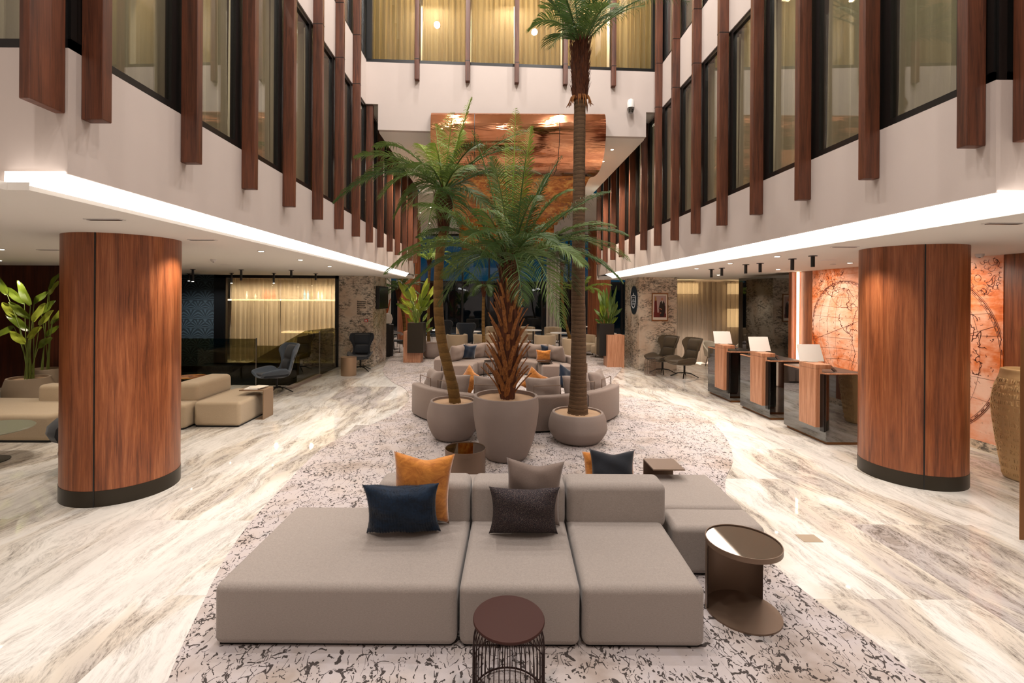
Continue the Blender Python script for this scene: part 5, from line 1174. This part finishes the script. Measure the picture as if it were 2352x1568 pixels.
# cream shell chairs behind the desks
def shell_chair(label, x, y, face, mat, z=0):
    t = thing('tub_chair', label, 'armchair', (x, y, z), face); vs = []; nu, nv = 16, 8
    for j in range(nv+1):
        f = j/nv
        for i in range(nu+1):
            a = D(-200 + 220*i/nu); top = .42 + .42*math.sin(math.pi*min(1, max(0, i/nu)))**.6; z_ = .36 + (top-.36)*f; r = .30 + .07*f
            vs.append((r*math.cos(a)*-1, -r*math.sin(a)*1.0 , z_))
    n = nu+1; o = MB().add(vs, [(j*n+i, j*n+i+1, (j+1)*n+i+1, (j+1)*n+i) for j in range(nv) for i in range(nu)]).build('shell', mat, t, smooth=True); o.modifiers.new('s', 'SOLIDIFY').thickness = .04
    MB().lathe([(0, .34), (.28, .34), (.31, .38), (.30, .44), (.2, .46), (0, .46)], 24).build('seat', mat, t, smooth=True)
    for k in range(4): a = D(45+90*k); MB().tube([(.2*math.cos(a), .2*math.sin(a), .35), (.27*math.cos(a), .27*math.sin(a), 0)], .012, 6).build('leg', M['blackmetal'], t)
    return t
shell_chair('cream rounded chair behind the farthest reception desk', 7.35, 15.9, D(20), M['cream'])
shell_chair('cream rounded chair partly hidden right of the farthest monitor', 8.3, 15.6, D(-30), M['cream'])
# big embossed amphora and brass post at the right edge
Vc = (6.77, 6.02); vz = 1.39
vp = [(.225, 0), (.25, .02), (.27, .15), (.31, .42), (.35, .75), (.36, .95), (.335, 1.14), (.295, 1.27), (.28, 1.32), (.275, 1.37), (.265, 1.385), (.24, 1.385), (.23, 1.33)]
t = thing('amphora', 'tall cream amphora embossed with rows of raised letters, right edge', 'vase', (Vc[0], Vc[1], 0)); sv = smooth_pts(vp, 5)
MB().lathe(sv, 72).build('body', M['vasecream'], t, smooth=True)
def vr(z):
    for a, b in zip(sv[:-1], sv[1:]):
        if a[1] <= z <= b[1] and b[1] > a[1]: return a[0] + (b[0]-a[0])*(z-a[1])/(b[1]-a[1])
    return .3
rows = ['urne urne ume', 'pliqu pliqu pl', 'Bienvenue Bi', 'Domna Domn', 'Dobro Dobro', 'ungoo ungoo', 'may Hay Ho', 'ppo npo ppo', 'te fer te fere', 'broa broc br', 'Abe to Abe to', 'auto mito au', 'ami ami ami', 'mi to mi to']
for i, s_ in enumerate(rows):
    z = 1.235 - i*.089; sz = .112 if i < 13 else .08; me = text_mesh(s_, sz, .009, .0015)
    for v in me.vertices:
        x, y, e = v.co; zz = z - .02 + y; r = vr(max(.01, min(1.27, zz))) + e*1.0 + .001; a = D(148) + x/vr(max(.05, min(1.2, z)))*.9
        v.co = (r*math.cos(a), r*math.sin(a), zz)
    me.materials.append(M['vasecream']); o = bpy.data.objects.new('raised_lettering', me); COL.objects.link(o); o.parent = t
pc = at(2352, 1240, 4.2)
tag(MB().box(at(2344.5, 1000, 4.45).x, at(2344.5, 1000, 4.45).x+.35, 4.45, 4.458, EYE-4.45*(1240-8-683)/F, EYE-4.45*(752-8-683)/F).build('brass_panel', M['brass']), 'brass-coloured panel standing at the right edge of the photo', 'panel')

for y_ in (7.6, 9.0, 10.4):
    g_ = (RX-1.0, y_, CZ-.02); t = thing('recessed_downlight', 'added downlight brightening the map mural, %s' % {7.6: 'nearest', 9.0: 'middle', 10.4: 'farthest'}[y_], 'ceiling light', (g_[0], y_, CZ)); MB().lathe([(.045, -.008), (.045, 0)], 16).build('frame', M['whiteplastic'], t)
    spot('mural_wash', g_, 120, WARM, 120, .8, .06, (RX, y_, 1.5))  # ceiling spots and their frames added to brighten the mural
# ---------------------------------------------------------------- lounge beyond the sofas
def px_at(x, Y): return at(x, 700, Y).x
t = thing('planter_block', 'timber box planter with dark marble block at left, plants on top', 'planter', (0, 0, RZ*0))
MB().box(-3.06, -2.47, 16.35, 16.95, 0, 1.07).build('timber_box', M['woodlight'], t); MB().box(-2.90, -2.36, 16.2, 16.85, .36, 1.37).build('marble_block', M['skirt'], t)
t = thing('planter_block', 'timber box planter with black marble slab at right, near the pier', 'planter', (0, 0, 0))
MB().box(3.72, 4.27, 15.55, 16.1, 0, 1.05).build('timber_box', M['woodlight'], t); MB().box(3.50, 3.98, 15.75, 16.2, .35, 1.40).build('marble_block', M['black'], t)
def bushy(label, x, y, z, h, sp, n, seed, wd=.08, mats=('bird', 'birdlight'), light=.3):
    rnd = random.Random(seed); b = (x, y, z); t = thing('leafy_plant', label, 'plant', b)
    for i in range(n):
        a = rnd.uniform(0, 6.28); f = rnd.uniform(.35, 1); r = sp*rnd.uniform(.3, 1); lb = Vector((x+r*.55*math.cos(a), y+r*.55*math.sin(a), z+h*f*.62)); lt = Vector((x+r*1.15*math.cos(a), y+r*1.15*math.sin(a), z+h*f*rnd.uniform(.85, 1.1)))
        bird_leaf(t, b, (x+rnd.uniform(-.08, .08), y+rnd.uniform(-.08, .08), z), lb, lt, wd*rnd.uniform(.6, 1.2), M[mats[1 if rnd.random() < light else 0]], seed=i+seed)
bushy('bright big-leaved plant on the dark marble planter block at left', -2.63, 16.5, 1.37, 1.4, .75, 34, 3, .085, light=.45)
bushy('dark bushy plant on the right planter block before the marble pier', 3.90, 16.45, 1.0, 1.65, .52, 34, 9, .06, ('palm', 'bird'))
bushy('leafy plant in a round pot at the left of the lounge', -3.0, 19.2, .5, 1.5, .6, 12, 31, .08)
planter('planter', 'grey round pot behind the left timber planter', -2.25, 17.6, [(.2, 0), (.3, .1), (.35, .35), (.3, .55)], .26, .5)
planter('planter', 'grey round pot far left in the lounge', -3.0, 19.2, [(.2, 0), (.3, .1), (.38, .35), (.3, .55)], .26, .5)
def palm_small(label, x, y, z0, pts, nfr, L, seed, mat='palm', r=.06, llen=.26):
    t = thing('palm_tree', label, 'palm', (x, y, z0)); O = Vector((x, y, z0)); pts = [Vector(p) for p in pts]
    trunk(t, [p-O for p in pts], [r*1.2] + [r]*(len(pts)-1), M['barkslim']); top = pts[-1]; rnd = random.Random(seed)
    o = spikes(t, 0, 0, .45, r, r*1.9, 60, M['fibre'], L=.2, seed=seed, w=.04); o.location = top-O-Vector((0, 0, .25))
    for i in range(nfr):
        a = 6.283*i/nfr + rnd.uniform(-.2, .2); l = L*rnd.uniform(.8, 1.1); el = rnd.choice((.75, .35, .1, -.15)); T = top + Vector((l*math.cos(a)*.9, l*math.sin(a)*.9, l*el))
        frond(top+Vector((0, 0, .1)), T, .30*l+.1*(el < .3), M[mat], t, 26, .028, llen, .8, seed=seed*9+i, org=O)
palm_small('slim palm in the lounge seen left of the bushy middle palm', px_at(1112, 18.6), 18.6, .4, [(px_at(1112, 18.6), 18.6, .4), (px_at(1110, 18.6), 18.6, 1.4), (px_at(1111, 18.6), 18.6, 2.5)], 13, 1.35, 3, 'palmdark')
planter('planter', 'round pot of the slim palm in the middle of the lounge', px_at(1112, 18.6), 18.6, [(.25, 0), (.33, .1), (.38, .3), (.33, .45)], .28, .41)
palm_small('curved palm in the lounge seen just left of the tall palm trunk', px_at(1308, 20), 20, .5, [(px_at(1311, 20), 20, .5), (px_at(1297, 20), 20, 1.4), (px_at(1290, 20), 20, 2.6), (px_at(1291, 20), 20, 3.5)], 14, 1.7, 5, 'palm')
planter('planter', 'grey round pot of the curved palm in the lounge', px_at(1311, 20), 20, [(.25, 0), (.36, .1), (.45, .35), (.38, .55)], .32, .5)
palm_small('tall pale green palm far back at the left of the lounge', px_at(985, 21), 21, .3, [(px_at(985, 21), 21, .3), (px_at(984, 21), 21, 2.0), (px_at(986, 21), 21, 3.7)], 14, 1.5, 7, 'palmfresh')
palm_small('drooping dark palm beside the left marble pier', px_at(905, 18.6), 18.6, .3, [(px_at(930, 18.6), 18.6, .3), (px_at(928, 18.6), 18.6, 1.4), (px_at(915, 18.6), 18.6, 2.35)], 13, 1.15, 11, 'palmdark')
palm_small('palm at the right of the lounge beside the far wood column', px_at(1335, 21.2), 21.2, .3, [(px_at(1335, 21.2), 21.2, .3), (px_at(1333, 21.2), 21.2, 2.3)], 13, 1.5, 13, 'palmfresh')
# chairs and tables
def tub(label, x, y, face, mat, sc=1.0):
    t = thing('tub_chair', label, 'armchair', (x, y, RZ), face)
    arcblock((0, 0), .30, .41, D(-25), D(205), .12, .74, 12, .045).build('backrest', mat, t, smooth=True)
    wn(soft(-.30, .30, -.36, .28, .14, .44, .06, 4).build('seat', mat, t))
    for k in range(4): a = D(45+90*k); MB().tube([(.26*math.cos(a), .26*math.sin(a), .15), (.28*math.cos(a), .28*math.sin(a), 0)], .014, 6).build('leg', M['blackmetal'], t)
    if sc != 1: t.scale = (sc,)*3
    return t
cs = [(1050, 19.0, 200, 'beige', 'beige tub chair behind the far sofa, left of the navy wing chair'), (1112, 19.3, 170, 'beige', 'beige tub chair behind the far sofa at the slim palm'), (1252, 19.0, 185, 'beige', 'beige tub chair directly behind the far sofa, right of centre'), (1318, 17.4, 150, 'beige', 'beige tub chair partly behind the tall palm trunk'), (1345, 19.0, 30, 'sofabeige', 'pale tub chair just right of the tall palm trunk'), (1385, 18.2, 240, 'sofabeige', 'cream armchair beside the right planter block'), (1420, 19.5, 120, 'beige', 'beige armchair behind the right timber planter'), (1068, 23.5, 20, 'sofabeige', 'pale chair far back left of the slim palm'), (1135, 24, -15, 'sofabeige', 'pale chair far back near the night window, centre left'), (1210, 24, 10, 'sofabeige', 'pale chair far back near the night window, centre'), (1270, 24, -20, 'sofabeige', 'pale chair far back right of centre'), (1190, 21.5, 190, 'beige', 'beige tub chair hidden behind the bushy palm trunk')]
for px, Y, f, mm, lb in cs: tub(lb, px_at(px, Y), Y, D(f), M['chair'+mm] if mm == 'beige' else M[mm], 1.05)
wing_chair('wing_chair', 'navy wing chair seen from behind in the lounge', px_at(1072, 19.9), 19.9, D(180), M['chairnavy'], M['chairdark'], sc=1.08)
wing_chair('wing_chair', 'dark brown wing chair in the lounge beside the slim leaning palm', px_at(1030, 20.6), 20.6, D(150), M['chairdark'], M['chairdark'], sc=1.15)
def cafe(label, x, y, r=.4, h=.72, top='white'):
    t = thing('cafe_table', label, 'table', (x, y, RZ)); MB().lathe([(0, h-.03), (r, h-.03), (r, h), (0, h)], 32).build('table_top', M[top], t, smooth=True); MB().lathe([(.03, .02), (.03, h-.03)], 10).build('pole', M['blackmetal'], t); MB().lathe([(0, 0), (.22, 0), (.22, .015), (0, .02)], 24).build('base', M['blackmetal'], t)
for px, Y, lb in ((1085, 21.5, 'small white lounge table left of the slim palm'), (1225, 22.6, 'small white lounge table behind the bushy palm'), (1285, 21, 'small white lounge table left of the curved palm'), (1340, 25.6, 'small white lounge table far right'), (1395, 20.8, 'small white lounge table beside the far wood column')): cafe(lb, px_at(px, Y), Y)
def wire_chair(label, x, y, face):
    t = thing('wire_chair', label, 'chair', (x, y, RZ), face)
    MB().tube([(-.25, -.2, .70), (-.27, .1, .72), (0, .27, .74), (.27, .1, .72), (.25, -.2, .70)], .022, 8).build('arm_rail', M['chrome'], t, smooth=True)
    wn(soft(-.22, .22, -.22, .2, .42, .48, .025, 3).build('seat', M['chairdark'], t))
    for sx in (-1, 1):
        MB().tube([(sx*.25, -.2, .70), (sx*.24, -.22, .0), (sx*.24, .2, .0), (sx*.26, .12, .72)], .010, 6).build('leg_frame', M['blackmetal'], t)
for px, Y, f, lb in ((884, 19.0, 30, 'metal-armed dark chair at the far left, partly behind the marble pier'), (913, 19.6, -20, 'metal-armed dark chair left of the timber planter'), (896, 21.4, 160, 'metal-armed dark chair farther back behind the left pier'), (1000, 22.2, 90, 'metal-armed dark chair between the left planter and the leaning palm')): wire_chair(lb, px_at(px, Y), Y, D(f))
cafe('small dark table among the metal-armed chairs', px_at(904, 20.5), 20.5, .35, .72, 'black')
t = thing('table_vase', 'white globe vase with orange dried branches beside the left pier', 'vase', (px_at(889, 18.2), 18.2, 0))
MB().lathe([(.25, 0), (.25, 1.2), (0, 1.2)], 24).build('plinth', M['black'], t, smooth=True); MB().lathe([(.06, 1.2), (.17, 1.25), (.22, 1.42), (.17, 1.58), (.06, 1.63)], 28).build('globe', M['white'], t, smooth=True)
flat('orangetwig', '#c8642a', .7)
m = MB(); rnd = random.Random(2)
for k in range(26):
    a = rnd.uniform(0, 6.28); l = rnd.uniform(.3, .6); p = Vector((0, 0, 1.6)); q = p + Vector((.5*l*math.cos(a)*.5, .5*l*math.sin(a)*.5, l)); m.tube([p, (p+q)/2+Vector((rnd.uniform(-.04, .04), 0, 0)), q], .008, 4)
m.build('branches', M['orangetwig'], t)['kind'] = 'stuff'
q = pleats(MB(), (px_at(1255, 27.6), 27.6, 0), (px_at(1286, 27.6), 27.6, 0), .02, 5.0, .2, .05, seed=5).build('curtain', M['curtainwhite'], smooth=True); tag(q, 'pale full-height curtain at the lounge night window, right of centre', 'curtain')
q = pleats(MB(), (-8, 27.6, 0), (px_at(898, 27.6), 27.6, 0), .02, 5.0, .2, .05, seed=6).build('curtain', M['curtainwhite'], smooth=True); tag(q, 'pale full-height curtain at the far left of the lounge window', 'curtain')
q = pleats(MB(), (px_at(1436, 27.6), 27.6, 0), (10.5, 27.6, 0), .02, 5.0, .2, .05, seed=7).build('curtain', M['curtainwhite'], smooth=True); tag(q, 'pale full-height curtain at the far right of the lounge window', 'curtain')
t = thing('spot_track', 'thin angled spot lamp arm hanging by the tall palm trunk', 'lamp', (at(1300, 490, 16).x, 16, at(1300, 490, 16).z)); MB().tube([(-.35, 0, -.28), (.35, 0, .28)], .012, 6).build('arm', M['bronze'], t); MB().lathe([(.03, -.10), (.04, .0)], 12, c=(-.08, 0, -.10)).build('lamp_head', M['black'], t)
